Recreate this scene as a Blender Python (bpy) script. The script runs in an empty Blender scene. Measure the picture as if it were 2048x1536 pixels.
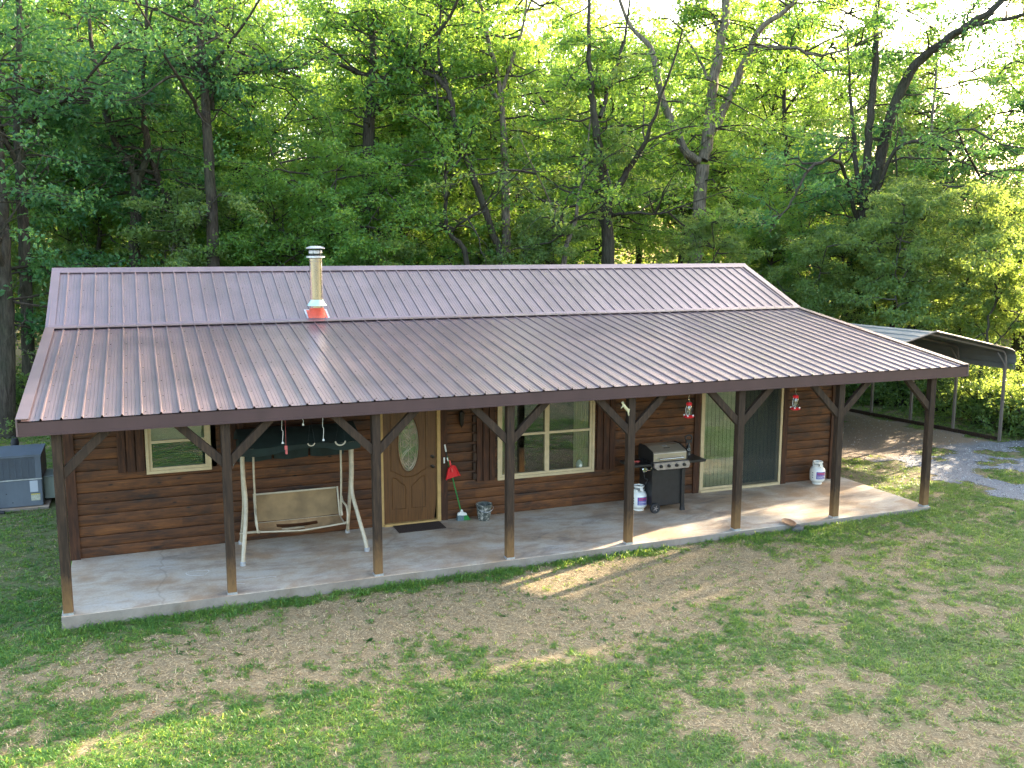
import bpy, bmesh, math, random
import numpy as np
from mathutils import Vector, Matrix
random.seed(7); RG = np.random.default_rng(11)
R_ = math.radians
sc = bpy.context.scene
COL = sc.collection
# ------------------------------------------------------------------ camera
CAM = np.array([1.1002, -13.5809, 4.9872]); YAW, PIT, ROL, F = -0.3738, -0.1485, 0.0027, 1900.55
def cam_axes():
    cy, sy = math.cos(YAW), math.sin(YAW)
    fw = np.array([-sy*math.cos(PIT), cy*math.cos(PIT), math.sin(PIT)])
    rt = np.array([cy, sy, 0]); up = np.cross(rt, fw)
    c, s = math.cos(ROL), math.sin(ROL)
    return rt*c+up*s, up*c-rt*s, fw
RT, UP, FW = cam_axes()
def at(px, py, Y):                       # photo direction -> point in the vertical plane Y
    d = RT*(px-1024)/F - UP*(py-768)/F + FW
    return CAM + d*(Y-CAM[1])/d[1]
def gp(px, py, z=-.13):                  # photo direction -> point on the ground
    d = RT*(px-1024)/F - UP*(py-768)/F + FW
    return CAM + d*(z-CAM[2])/d[2]
def pj(P):
    d = np.asarray(P, float)-CAM; z = d@FW
    return 1024+F*(d@RT)/z, 768-F*(d@UP)/z
cd = bpy.data.cameras.new('camera'); cam = bpy.data.objects.new('camera', cd); COL.objects.link(cam)
cd.sensor_width = 36; cd.lens = 36*F/2048; cd.clip_end = 2000; cd.clip_start = .1
M = Matrix(((RT[0], UP[0], -FW[0], CAM[0]), (RT[1], UP[1], -FW[1], CAM[1]), (RT[2], UP[2], -FW[2], CAM[2]), (0, 0, 0, 1)))
cam.matrix_world = M; sc.camera = cam
# ------------------------------------------------------------------ light
SUN_EL = 17.0; SUN_AZ = math.atan2(1, .35)      # azimuth measured from +Y towards +X
sd = Vector((math.sin(SUN_AZ)*math.cos(R_(SUN_EL)), math.cos(SUN_AZ)*math.cos(R_(SUN_EL)), math.sin(R_(SUN_EL))))
w = bpy.data.worlds.new('World'); sc.world = w; w.use_nodes = True
nt = w.node_tree; bg = nt.nodes['Background']
sky = nt.nodes.new('ShaderNodeTexSky'); sky.sky_type = 'NISHITA'; sky.sun_disc = False
sky.sun_elevation = R_(SUN_EL); sky.sun_rotation = SUN_AZ; sky.air_density = 1.0; sky.dust_density = 4.0; sky.ozone_density = .5
nt.links.new(sky.outputs[0], bg.inputs[0]); bg.inputs[1].default_value = .15
sl = bpy.data.lights.new('sun', 'SUN'); sl.energy = 3.5; sl.angle = R_(.6); sl.color = (1, .83, .6)
so = bpy.data.objects.new('sun', sl); COL.objects.link(so); so.rotation_euler = sd.to_track_quat('Z', 'Y').to_euler()
sc.view_settings.view_transform = 'Standard'; sc.view_settings.look = 'None'; sc.view_settings.gamma = 1
sc.view_settings.exposure = 3.25
cy_ = sc.cycles; cy_.max_bounces = 7; cy_.diffuse_bounces = 4; cy_.glossy_bounces = 3; cy_.transmission_bounces = 5; cy_.transparent_max_bounces = 8
cy_.use_denoising = True
try: cy_.denoising_prefilter = 'NONE'
except Exception: pass
try: cy_.caustics_reflective = False; cy_.caustics_refractive = False
except Exception: pass
# ------------------------------------------------------------------ materials
class NT:
    def __init__(s, name):
        s.m = bpy.data.materials.new(name); s.m.use_nodes = True; s.t = s.m.node_tree; s.n = s.t.nodes
        s.b = s.n['Principled BSDF']; s.out = s.n['Material Output']
    def new(s, t, **k):
        n = s.n.new('ShaderNode'+t)
        for a, b in k.items(): setattr(n, a, b)
        return n
    def link(s, a, b): s.t.links.new(a, b)
    def coords(s, scale=(1, 1, 1), kind='Object'):
        c = s.new('TexCoord'); mp = s.new('Mapping'); mp.inputs['Scale'].default_value = scale
        s.link(c.outputs[kind], mp.inputs[0]); return mp.outputs[0]
    def noise(s, vec, sc_=5, det=6, rough=.6, dist=0):
        n = s.new('TexNoise'); n.inputs['Scale'].default_value = sc_; n.inputs['Detail'].default_value = det
        n.inputs['Roughness'].default_value = rough; n.inputs['Distortion'].default_value = dist
        s.link(vec, n.inputs['Vector']); return n.outputs['Fac']
    def ramp(s, fac, *st):
        r = s.new('ValToRGB'); e = r.color_ramp.elements
        while len(e) < len(st): e.new(.5)
        for i, (p, c) in enumerate(st):
            e[i].position = p; e[i].color = (*c, 1) if len(c) == 3 else c
        s.link(fac, r.inputs[0]); return r.outputs[0]
    def mix(s, fac, a, b, mode='MIX'):
        m = s.new('MixRGB', blend_type=mode)
        for i, v in enumerate((fac, a, b)):
            if isinstance(v, (int, float)): m.inputs[i].default_value = v
            elif isinstance(v, tuple): m.inputs[i].default_value = (*v, 1)
            else: s.link(v, m.inputs[i])
        return m.outputs[0]
    def math(s, op, a, b=0.):
        m = s.new('Math', operation=op)
        for i, v in enumerate((a, b)):
            if isinstance(v, (int, float)): m.inputs[i].default_value = v
            else: s.link(v, m.inputs[i])
        return m.outputs[0]
    def attr(s, name):
        a = s.new('Attribute'); a.attribute_name = name; return a.outputs['Fac']
    def bump(s, h, strength=.3, dist=.01):
        b = s.new('Bump'); b.inputs['Strength'].default_value = strength; b.inputs['Distance'].default_value = dist
        s.link(h, b.inputs['Height']); s.link(b.outputs[0], s.b.inputs['Normal'])
    def base(s, c):
        if isinstance(c, tuple): s.b.inputs['Base Color'].default_value = (*c, 1)
        else: s.link(c, s.b.inputs['Base Color'])
        return s
    def set(s, rough=.6, metal=0., spec=.5, coat=0.):
        s.b.inputs['Roughness'].default_value = rough; s.b.inputs['Metallic'].default_value = metal
        s.b.inputs['Specular IOR Level'].default_value = spec; s.b.inputs['Coat Weight'].default_value = coat
        return s
def simple(name, c, rough=.6, metal=0., var=.25, scale=8, bump=0., spec=.5):
    t = NT(name); v = t.coords(); n = t.noise(v, scale, 6)
    lo = tuple(x*(1-var) for x in c); hi = tuple(min(1, x*(1+var)) for x in c)
    t.base(t.ramp(n, (.3, lo), (.7, hi))).set(rough, metal, spec)
    if bump: t.bump(t.noise(v, scale*6, 4), bump)
    return t.m
MT = {}
MT['beige'] = simple('beige_frame', (.50, .40, .24), .5, var=.12)
MT['trimtan'] = simple('tan_trim', (.42, .27, .10), .55, var=.15)
MT['cream'] = simple('cream_metal', (.42, .36, .26), .4, var=.18, scale=14)
MT['black'] = simple('black_metal', (.012, .012, .013), .42, var=.4)
MT['rubber'] = simple('black_rubber', (.015, .016, .018), .7)
MT['steel'] = simple('stainless', (.42, .36, .27), .33, .55, var=.12, scale=3)
MT['panelsteel'] = simple('panel_steel', (.40, .36, .35), .35, .7, var=.3, scale=12)
MT['galv'] = simple('galvanised', (.50, .52, .55), .4, .7, var=.25, scale=20)
MT['red'] = simple('red_plastic', (.6, .012, .02), .35, var=.1)
MT['redboot'] = simple('red_rubber', (.62, .10, .055), .6, var=.15)
MT['white'] = simple('white_paint', (.72, .72, .68), .45, var=.08)
MT['green'] = simple('green_plastic', (.01, .16, .03), .45)
MT['darkgreen'] = simple('dark_green_canvas', (.007, .018, .016), .85, var=.45, scale=4, bump=.2)
MT['bristle'] = simple('grey_bristle', (.10, .15, .17), .9, var=.4, scale=60, bump=.5)
MT['blue'] = simple('blue_label', (.02, .025, .28), .5, var=.1)
MT['redink'] = simple('red_ink', (.6, .10, .08), .5, var=.1)
MT['dark'] = simple('dark_void', (.012, .012, .012), .9)
MT['interior'] = simple('interior', (.07, .055, .04), .9)
MT['mat'] = simple('coir_mat', (.030, .017, .013), .95, var=.6, scale=50, bump=.6)
MT['plate'] = simple('clay_dish', (.20, .10, .05), .6, var=.35, scale=20)
MT['bronze'] = simple('dark_bronze', (.02, .015, .012), .35, .5)
MT['silver'] = simple('chrome', (.5, .5, .5), .16, 1., var=.05)
MT['grease'] = simple('bucket_plastic', (.05, .06, .055), .6, var=.9, scale=9)
def m_bucket():
    t = NT('splashed_bucket'); v = t.coords((1, 1, 1)); n = t.noise(v, 18, 8, .7)
    t.base(t.ramp(n, (.40, (.035, .045, .04)), (.53, (.10, .11, .10)), (.60, (.38, .36, .32)), (.68, (.5, .48, .44)))).set(.7); return t.m
MT['bucket'] = m_bucket()
def m_wall():
    t = NT('stained_cedar'); tone = t.attr('tone')
    v = t.coords((.9, 1, 13)); g = t.noise(v, 3.2, 10, .65, .6)
    v2 = t.coords((1, 1, 3.2)); bl = t.noise(v2, 1.7, 6, .65); 
    f = t.math('ADD', t.math('MULTIPLY', g, .65), t.math('ADD', t.math('MULTIPLY', tone, .11), t.math('MULTIPLY', bl, .5)))
    c = t.ramp(f, (.34, (.009, .005, .003)), (.54, (.048, .018, .007)), (.73, (.125, .046, .013)), (.92, (.26, .105, .030)))
    kn = t.new('TexVoronoi'); kn.inputs['Scale'].default_value = 1.0; t.link(t.coords((2.2, 1, 5.4)), kn.inputs['Vector'])
    k = t.ramp(kn.outputs['Distance'], (.05, (1, 1, 1)), (.11, (0, 0, 0)))
    # grey-black mildew patches
    wv = t.noise(t.coords((.8, 1, 2.2)), 2.3, 8, .72)
    c = t.mix(t.ramp(wv, (.50, (0, 0, 0)), (.66, (.85, .85, .85))), c, (.013, .010, .009))
    c = t.mix(k, c, (.012, .007, .005)); t.base(c).set(.62, spec=.35); t.bump(g, .35, .006); return t.m
MT['wall'] = m_wall()
def m_timber(name, lo, mid, hi, bot=None):
    t = NT(name); g = t.noise(t.coords((14, 14, 1.4)), 2.2, 9, .65, .5)
    c = t.ramp(g, (.3, lo), (.52, mid), (.75, hi))
    if bot:
        # bare, washed-out timber on the lowest part of the posts (rain splash)
        sp = t.new('SeparateXYZ'); t.link(t.coords(), sp.inputs[0])
        z = t.math('ADD', sp.outputs[2], t.math('MULTIPLY', t.noise(t.coords((9, 9, 3)), 3, 5), .5))
        c = t.mix(t.ramp(z, (.36, (.85, .85, .85)), (.85, (0, 0, 0))), c, bot)
    t.base(c).set(.7, spec=.3); t.bump(g, .3, .004); return t.m
MT['post'] = m_timber('weathered_post', (.013, .008, .005), (.034, .020, .012), (.080, .048, .027), (.20, .11, .044))
MT['timber'] = m_timber('dark_timber', (.012, .008, .006), (.035, .020, .013), (.07, .04, .024))
MT['trimwood'] = m_timber('stained_trim', (.018, .008, .005), (.05, .02, .01), (.12, .045, .018))
def m_door():
    t = NT('door_wood'); g = t.noise(t.coords((30, 30, 1.5)), 1.6, 8, .6, .8)
    t.base(t.ramp(g, (.3, (.055, .023, .006)), (.55, (.115, .048, .012)), (.8, (.17, .075, .02)))).set(.42); t.bump(g, .15, .003); return t.m
MT['door'] = m_door()  #
def m_roof(name, base, rough, metal):
    t = NT(name); v = t.coords((1, .25, .25)); n = t.noise(v, 3, 7, .65); n2 = t.noise(t.coords(), 1.3, 5)
    lo = tuple(x*.72 for x in base); hi = tuple(x*1.3 for x in base)
    t.base(t.mix(.5, t.ramp(n, (.3, lo), (.7, hi)), t.ramp(n2, (.3, lo), (.7, hi)))).set(rough, metal, .6)
    pass
    return t.m
MT['roof'] = m_roof('brown_roof_steel', (.165, .117, .124), .30, .32)
MT['fascia'] = m_roof('fascia_steel', (.055, .026, .028), .45, .1)
MT['cproof'] = m_roof('carport_steel', (.17, .17, .155), .55, .2)
MT['cpframe'] = m_roof('carport_tube', (.20, .165, .14), .55, .3)
MT['acmetal'] = m_roof('grey_cabinet', (.10, .12, .15), .5, .2)
MT['acduct'] = m_roof('duct_metal', (.25, .30, .28), .5, .3)
def m_conc():
    t = NT('stained_concrete'); v = t.coords()
    a = t.noise(v, .9, 8, .62, .3); b = t.noise(t.coords((1, 2.2, 1)), 1.6, 9, .7, .5); d = t.noise(v, 30, 5, .7)
    c = t.ramp(a, (.34, (.48, .44, .385)), (.48, (.48, .405, .32)), (.62, (.40, .275, .175)))
    c = t.mix(t.ramp(b, (.46, (0, 0, 0)), (.66, (.7, .7, .7))), c, (.30, .205, .14))
    c = t.mix(t.ramp(t.noise(t.coords((.7, 1.5, 1)), 1.1, 9, .72, 1.), (.52, (0, 0, 0)), (.66, (.6, .6, .6))), c, (.17, .135, .115))
    c = t.mix(.35, c, t.ramp(d, (.3, (.25, .25, .25)), (.7, (.6, .6, .6))), 'OVERLAY')
    cr = t.new('TexVoronoi', feature='DISTANCE_TO_EDGE'); cr.inputs['Scale'].default_value = .22
    wv = t.mix(.25, v, t.new('TexNoise').outputs['Color']); t.link(wv, cr.inputs['Vector'])
    c = t.mix(t.ramp(cr.outputs[0], (.0, (.28, .28, .28)), (.004, (0, 0, 0))), c, (.10, .08, .06))
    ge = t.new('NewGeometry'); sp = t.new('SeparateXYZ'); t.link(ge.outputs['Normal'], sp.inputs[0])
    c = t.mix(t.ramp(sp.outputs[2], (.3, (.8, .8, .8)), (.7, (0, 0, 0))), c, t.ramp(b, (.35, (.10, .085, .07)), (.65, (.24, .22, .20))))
    t.base(c).set(.75, spec=.3); t.bump(d, .12, .004); return t.m
MT['conc'] = m_conc()
def m_glass(name, tint, refl):
    t = NT(name); t.n.remove(t.b)
    tr = t.new('BsdfTransparent'); tr.inputs[0].default_value = (*tint, 1)
    gl = t.new('BsdfGlossy'); gl.inputs['Roughness'].default_value = .015; gl.inputs[0].default_value = (1, 1, 1, 1)
    fr = t.new('Fresnel'); fr.inputs[0].default_value = 1.5
    f = t.math('ADD', t.math('MULTIPLY', fr.outputs[0], 1.0), refl)
    mx = t.new('MixShader'); t.link(f, mx.inputs[0]); t.link(tr.outputs[0], mx.inputs[1]); t.link(gl.outputs[0], mx.inputs[2])
    t.link(mx.outputs[0], t.out.inputs[0]); return t.m
MT['glass'] = m_glass('window_glass', (.85, .9, .85), .05)
MT['doorglass'] = m_glass('bevelled_glass', (.55, .6, .5), .25)
MT['feederglass'] = m_glass('feeder_glass', (.9, .9, .85), .05)
def m_screen():
    t = NT('insect_screen'); t.n.remove(t.b); tr = t.new('BsdfTransparent'); df = t.new('BsdfDiffuse'); df.inputs[0].default_value = (.05, .058, .055, 1)
    mx = t.new('MixShader'); mx.inputs[0].default_value = .5; t.link(tr.outputs[0], mx.inputs[1]); t.link(df.outputs[0], mx.inputs[2]); t.link(mx.outputs[0], t.out.inputs[0]); return t.m
MT['screen'] = m_screen()
MT['curtain'] = simple('curtain', (.48, .42, .24), .8, var=.2, scale=3)
MT['blind'] = simple('blind', (.40, .42, .30), .6, var=.1, scale=3)
MT['blindgreen'] = simple('green_blind', (.045, .085, .06), .6, var=.1, scale=3)
MT['sling'] = simple('sling_fabric', (.23, .15, .07), .8, var=.35, scale=2.5, bump=.25)
MT['slingrust'] = simple('stained_sling', (.25, .15, .07), .8, var=.35, scale=5, bump=.2)
def m_bark(name, lo, hi):
    t = NT(name); g = t.noise(t.coords((7, 7, 1.1)), 2.4, 8, .7, .6); n2 = t.noise(t.coords(), 1.2, 4)
    c = t.mix(t.ramp(n2, (.4, (0, 0, 0)), (.7, (.35, .35, .35))), t.ramp(g, (.35, lo), (.7, hi)), (.05, .07, .035))
    t.base(c).set(.85, spec=.2); t.bump(g, .9, .04); return t.m
MT['bark'] = m_bark('oak_bark', (.018, .014, .011), (.095, .078, .06))
MT['barkpale'] = m_bark('pale_bark', (.07, .055, .045), (.32, .26, .20))
def m_leaf(name, a, b, c, trans):
    t = NT(name); t.b.inputs['Roughness'].default_value = .42; t.b.inputs['Specular IOR Level'].default_value = .5
    oi = t.new('ObjectInfo'); r = t.attr('rnd'); f = t.math('ADD', t.math('MULTIPLY', r, .8), t.math('MULTIPLY', oi.outputs['Random'], .2))
    col = t.ramp(f, (.0, a), (.5, b), (.92, c), (.985, (.20, .13, .025)))
    t.base(col); tl = t.new('BsdfTranslucent'); t.link(t.mix(1., col, trans, 'MULTIPLY'), tl.inputs[0])
    mx = t.new('MixShader'); mx.inputs[0].default_value = .48; t.link(t.b.outputs[0], mx.inputs[1]); t.link(tl.outputs[0], mx.inputs[2])
    t.link(mx.outputs[0], t.out.inputs[0]); return t.m
LT = (1.0, 1.0, .30)
def m_leaf2(name, a, b, c):
    t = NT(name); t.b.inputs['Roughness'].default_value = .42
    oi = t.new('ObjectInfo'); r = t.attr('rnd'); f = t.math('ADD', t.math('MULTIPLY', r, .78), t.math('MULTIPLY', oi.outputs['Random'], .2))
    col = t.ramp(f, (.0, a), (.5, b), (.94, c), (.975, (.16, .10, .02)))
    t.base(col); tl = t.new('BsdfTranslucent')
    tc = t.ramp(f, (0., tuple(min(1, x*y) for x, y in zip(a, (3.1, 2.3, 1.3)))), (.9, tuple(min(1, x*y) for x, y in zip(c, (3.0, 2.3, 1.4)))))
    t.link(tc, tl.inputs[0]); mx = t.new('MixShader'); mx.inputs[0].default_value = .5
    t.link(t.b.outputs[0], mx.inputs[1]); t.link(tl.outputs[0], mx.inputs[2]); t.link(mx.outputs[0], t.out.inputs[0]); return t.m
MT['leafdark'] = m_leaf2('oak_leaf', (.025, .10, .042), (.05, .165, .066), (.11, .24, .07))
MT['leaf'] = m_leaf2('green_leaf', (.04, .135, .032), (.085, .21, .042), (.17, .29, .05))
MT['leafpale'] = m_leaf2('pale_leaf', (.07, .14, .05), (.10, .19, .06), (.16, .25, .06))
MT['grass'] = m_leaf2('grass_blade', (.016, .085, .020), (.075, .205, .042), (.24, .35, .085))
def m_straw():
    t = NT('dry_grass'); t.base(t.ramp(t.attr('rnd'), (0, (.12, .08, .04)), (.5, (.36, .26, .14)), (1, (.60, .48, .28)))).set(.8, spec=.2); return t.m
MT['straw'] = m_straw()
def m_dead():
    t = NT('dead_leaf'); t.base(t.ramp(t.attr('rnd'), (0, (.07, .03, .015)), (.6, (.20, .10, .04)), (1, (.30, .20, .12)))).set(.8, spec=.2); return t.m
MT['dead'] = m_dead()
def m_ground():
    t = NT('lawn_soil'); g = t.attr('green'); v = t.coords(); n = t.noise(v, 6, 10, .75); f = t.noise(v, 38, 8, .85)
    soil = t.mix(n, t.ramp(f, (.3, (.085, .062, .032)), (.5, (.27, .215, .12)), (.72, (.54, .45, .27))), t.ramp(f, (.3, (.10, .066, .038)), (.7, (.40, .31, .19))))
    grn = t.ramp(f, (.3, (.03, .055, .018)), (.5, (.075, .125, .035)), (.75, (.19, .20, .08)))
    fac = t.ramp(t.math('ADD', g, t.math('MULTIPLY', t.math('SUBTRACT', f, .5), 1.2)), (.3, (0, 0, 0)), (1.1, (.75, .75, .75)))
    t.base(t.mix(fac, soil, grn)).set(.9, spec=.15); t.bump(f, .8, .03); return t.m
MT['ground'] = m_ground()
def m_gravel():
    t = NT('gravel'); v = t.coords(); n = t.noise(v, 1.1, 9, .7); f = t.noise(v, 55, 8, .8)
    br = t.attr('leafy')
    c1 = t.ramp(f, (.3, (.08, .08, .085)), (.5, (.21, .21, .22)), (.7, (.40, .40, .41)))
    c2 = t.ramp(f, (.3, (.10, .07, .05)), (.5, (.25, .19, .14)), (.7, (.42, .34, .26)))
    t.base(t.mix(t.ramp(t.math('ADD', br, t.math('MULTIPLY', t.math('SUBTRACT', n, .5), 1.1)), (.4, (0, 0, 0)), (.6, (1, 1, 1))), c1, c2)).set(.9, spec=.2); t.bump(f, .9, .03); return t.m
MT['gravel'] = m_gravel()
def m_stone():
    t = NT('stone'); t.base(t.ramp(t.attr('rnd'), (0, (.09, .085, .08)), (.5, (.24, .24, .245)), (1, (.44, .44, .44)))).set(.85); return t.m
MT['stone'] = m_stone()
# ------------------------------------------------------------------ helpers
def tag(o, label=None, cat=None, group=None, kind=None):
    for k, v in (('label', label), ('category', cat), ('group', group), ('kind', kind)):
        if v: o[k] = v
    return o
def empty(name, loc=(0, 0, 0), rz=0, label=None, cat=None, group=None, parent=None):
    o = bpy.data.objects.new(name, None); COL.objects.link(o); o.location = loc; o.rotation_euler = (0, 0, rz)
    o.empty_display_size = .1
    if parent: o.parent = parent
    return tag(o, label, cat, group)
def mesh_np(name, V, Fc, mat, parent=None, attrs=None, smooth=False, label=None):
    """V (n,3), Fc (m,k) int array or list of faces"""
    me = bpy.data.meshes.new(name)
    V = np.ascontiguousarray(V, dtype=np.float32)
    if isinstance(Fc, np.ndarray):
        m, k = Fc.shape
        me.vertices.add(len(V)); me.vertices.foreach_set('co', V.ravel())
        me.loops.add(m*k); me.loops.foreach_set('vertex_index', Fc.astype(np.int32).ravel())
        me.polygons.add(m); me.polygons.foreach_set('loop_start', (np.arange(m)*k).astype(np.int32))
        me.polygons.foreach_set('loop_total', np.full(m, k, dtype=np.int32))
        me.update(calc_edges=True)
    else:
        me.from_pydata([tuple(map(float, v)) for v in V], [], Fc); me.update()
    me.polygons.foreach_set('use_smooth', np.full(len(me.polygons), bool(smooth), dtype=bool))
    for a, d in (attrs or {}).items():
        at_ = me.attributes.new(a, 'FLOAT', 'POINT'); at_.data.foreach_set('value', np.asarray(d, dtype=np.float32))
    me.materials.append(mat)
    o = bpy.data.objects.new(name, me); COL.objects.link(o)
    if parent: o.parent = parent
    if label: o['label'] = label
    return o
class MB:
    def __init__(s): s.v = []; s.f = []; s.sm = False; s.tone = []
    def add(s, vs, fs, tone=0.5):
        b = len(s.v); s.v += [tuple(map(float, v)) for v in vs]; s.f += [[b+i for i in f] for f in fs]; s.tone += [tone]*len(vs); return s
    def box(s, c, size, rot=None, tone=.5):
        x, y, z = [a/2 for a in size]
        vs = [(-x, -y, -z), (x, -y, -z), (x, y, -z), (-x, y, -z), (-x, -y, z), (x, -y, z), (x, y, z), (-x, y, z)]
        if rot is not None: vs = [rot @ Vector(v) for v in vs]
        vs = [(v[0]+c[0], v[1]+c[1], v[2]+c[2]) for v in vs]
        return s.add(vs, [(0, 3, 2, 1), (4, 5, 6, 7), (0, 1, 5, 4), (1, 2, 6, 5), (2, 3, 7, 6), (3, 0, 4, 7)], tone)
    def bb(s, x0, x1, y0, y1, z0, z1, tone=.5): return s.box(((x0+x1)/2, (y0+y1)/2, (z0+z1)/2), (x1-x0, y1-y0, z1-z0), tone=tone)
    def beam(s, a, b, w, h, up=(0, 0, 1)):
        a, b = Vector(a), Vector(b); d = (b-a); L = d.length; d.normalize(); sd_ = d.cross(Vector(up)).normalized(); u = sd_.cross(d)
        R = Matrix((sd_, d, u)).transposed(); return s.box(tuple((a+b)/2), (w, L, h), R)
    def tube(s, pts, r, n=8, cap=True):
        pts = [Vector(p) for p in pts]; k = len(pts); rs = r if isinstance(r, (list, tuple)) else [r]*k
        b = len(s.v); ref = None
        for i, p in enumerate(pts):
            d = (pts[min(i+1, k-1)]-pts[max(i-1, 0)]).normalized()
            if ref is None: ref = d.orthogonal().normalized()
            ref = (ref-d*ref.dot(d)).normalized(); q = d.cross(ref)
            for j in range(n):
                a = 2*math.pi*j/n; s.v.append(tuple(p+(ref*math.cos(a)+q*math.sin(a))*rs[i])); s.tone.append(.5)
        for i in range(k-1):
            for j in range(n):
                s.f.append([b+i*n+j, b+i*n+(j+1) % n, b+(i+1)*n+(j+1) % n, b+(i+1)*n+j])
        if cap: s.f.append([b+j for j in range(n)][::-1]); s.f.append([b+(k-1)*n+j for j in range(n)])
        return s
    def lathe(s, prof, c=(0, 0, 0), n=24):
        b = len(s.v)
        for r, z in prof:
            for j in range(n):
                a = 2*math.pi*j/n; s.v.append((c[0]+r*math.cos(a), c[1]+r*math.sin(a), c[2]+z)); s.tone.append(.5)
        for i in range(len(prof)-1):
            for j in range(n): s.f.append([b+i*n+j, b+i*n+(j+1) % n, b+(i+1)*n+(j+1) % n, b+(i+1)*n+j])
        if prof[0][0] > 1e-4: s.f.append([b+j for j in range(n)][::-1])
        if prof[-1][0] > 1e-4: s.f.append([b+(len(prof)-1)*n+j for j in range(n)])
        return s
    def prism(s, poly, a, b_, axis='y', tone=.5):
        """poly (u,v) extruded along axis from a to b"""
        n = len(poly); f = {'y': lambda u, v, t: (u, t, v), 'x': lambda u, v, t: (t, u, v), 'z': lambda u, v, t: (u, v, t)}[axis]
        vs = [f(u, v, a) for u, v in poly]+[f(u, v, b_) for u, v in poly]
        fs = [list(range(n)), [n+i for i in range(n)][::-1]]+[[i, n+i, n+(i+1) % n, (i+1) % n] for i in range(n)]
        return s.add(vs, fs, tone)
    def build(s, name, mat, parent=None, smooth=False, bevel=0., label=None, attr=False):
        me = bpy.data.meshes.new(name); me.from_pydata(s.v, [], s.f); me.update()
        if attr: a = me.attributes.new('tone', 'FLOAT', 'POINT'); a.data.foreach_set('value', s.tone)
        bm = bmesh.new(); bm.from_mesh(me); bmesh.ops.recalc_face_normals(bm, faces=bm.faces)
        if bevel: bmesh.ops.bevel(bm, geom=list(bm.edges), offset=bevel, segments=1, affect='EDGES', clamp_overlap=True)
        bm.to_mesh(me); bm.free()
        if smooth:
            me.polygons.foreach_set('use_smooth', [True]*len(me.polygons))
            try: me.set_sharp_from_angle(angle=R_(40))
            except Exception: pass
        me.materials.append(mat if not isinstance(mat, str) else MT[mat])
        o = bpy.data.objects.new(name, me); COL.objects.link(o)
        if parent: o.parent = parent
        if label: o['label'] = label
        return o
def bez(pts, n=6):
    """Catmull-Rom through pts"""
    P = [np.array(p, float) for p in pts]; P = [2*P[0]-P[1]]+P+[2*P[-1]-P[-2]]; out = []
    for i in range(1, len(P)-2):
        for k in range(n):
            t = k/n; a, b, c, d = P[i-1:i+3]
            out.append(.5*((2*b)+(-a+c)*t+(2*a-5*b+4*c-d)*t*t+(-a+3*b-3*c+d)*t**3))
    out.append(P[-2]); return out
def copy_tree(o, parent=None):
    c = o.copy(); COL.objects.link(c)
    if parent is not None: c.parent = parent
    for ch in [x for x in KIDS.get(o.name, [])]: copy_tree(ch, c)
    return c
KIDS = {}
def register(o):
    KIDS[o.name] = list(o.children)
    for ch in o.children: register(ch)
def bake_world(o):
    for ch in o.children: bake_world(ch)
def fbm(x, y, s=1., oct=4, seed=0):
    x = np.asarray(x, float); y = np.asarray(y, float)
    def h(i, j, k):
        a = np.sin(i*127.1+j*311.7+k*74.7+seed*13.3)*43758.5453; return a-np.floor(a)
    t = 0; amp = 1; tot = 0
    for k in range(oct):
        u = x*s; v = y*s; i = np.floor(u); j = np.floor(v); fu = u-i; fv = v-j; fu = fu*fu*(3-2*fu); fv = fv*fv*(3-2*fv)
        t = t+amp*((h(i, j, k)*(1-fu)+h(i+1, j, k)*fu)*(1-fv)+(h(i, j+1, k)*(1-fu)+h(i+1, j+1, k)*fu)*fv)
        tot += amp; amp *= .5; s *= 2.03
    return t/tot
def gz(x, y):
    x = np.asarray(x, float); y = np.asarray(y, float)
    z = -.185+.0072*np.clip(x, 0, 15)
    z = z+(fbm(x, y, .35, 3, 3)-.5)*.05*np.clip((np.hypot(x-7, y-1)-6)/6, 0, 1)
    z = z-.03*np.clip(y-16, 0, 200)**1.05*.6 - .015*np.clip(x-24, 0, 200)
    return z
# ------------------------------------------------------------------ house data
B = 2.13; D = 2.397; EY, EZ = -.155, 2.7014; XL, XR = -.4258, 15.599; BY, BZ = 4.81, 3.4562; RY, RZ = 7.136, 4.4256
WL, WR = -.076, 14.70; YB = 2*RY-D
house = empty('log_house', (7, 5, -.15), label='single storey log cabin with brown metal roof and long covered front porch', cat='house')
def H(o): o.parent = house; o.matrix_parent_inverse = Matrix.Translation((-7, -5, .15)); return o
def HP(mb, name, mat, **k): return H(mb.build(name, mat, **k))
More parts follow.
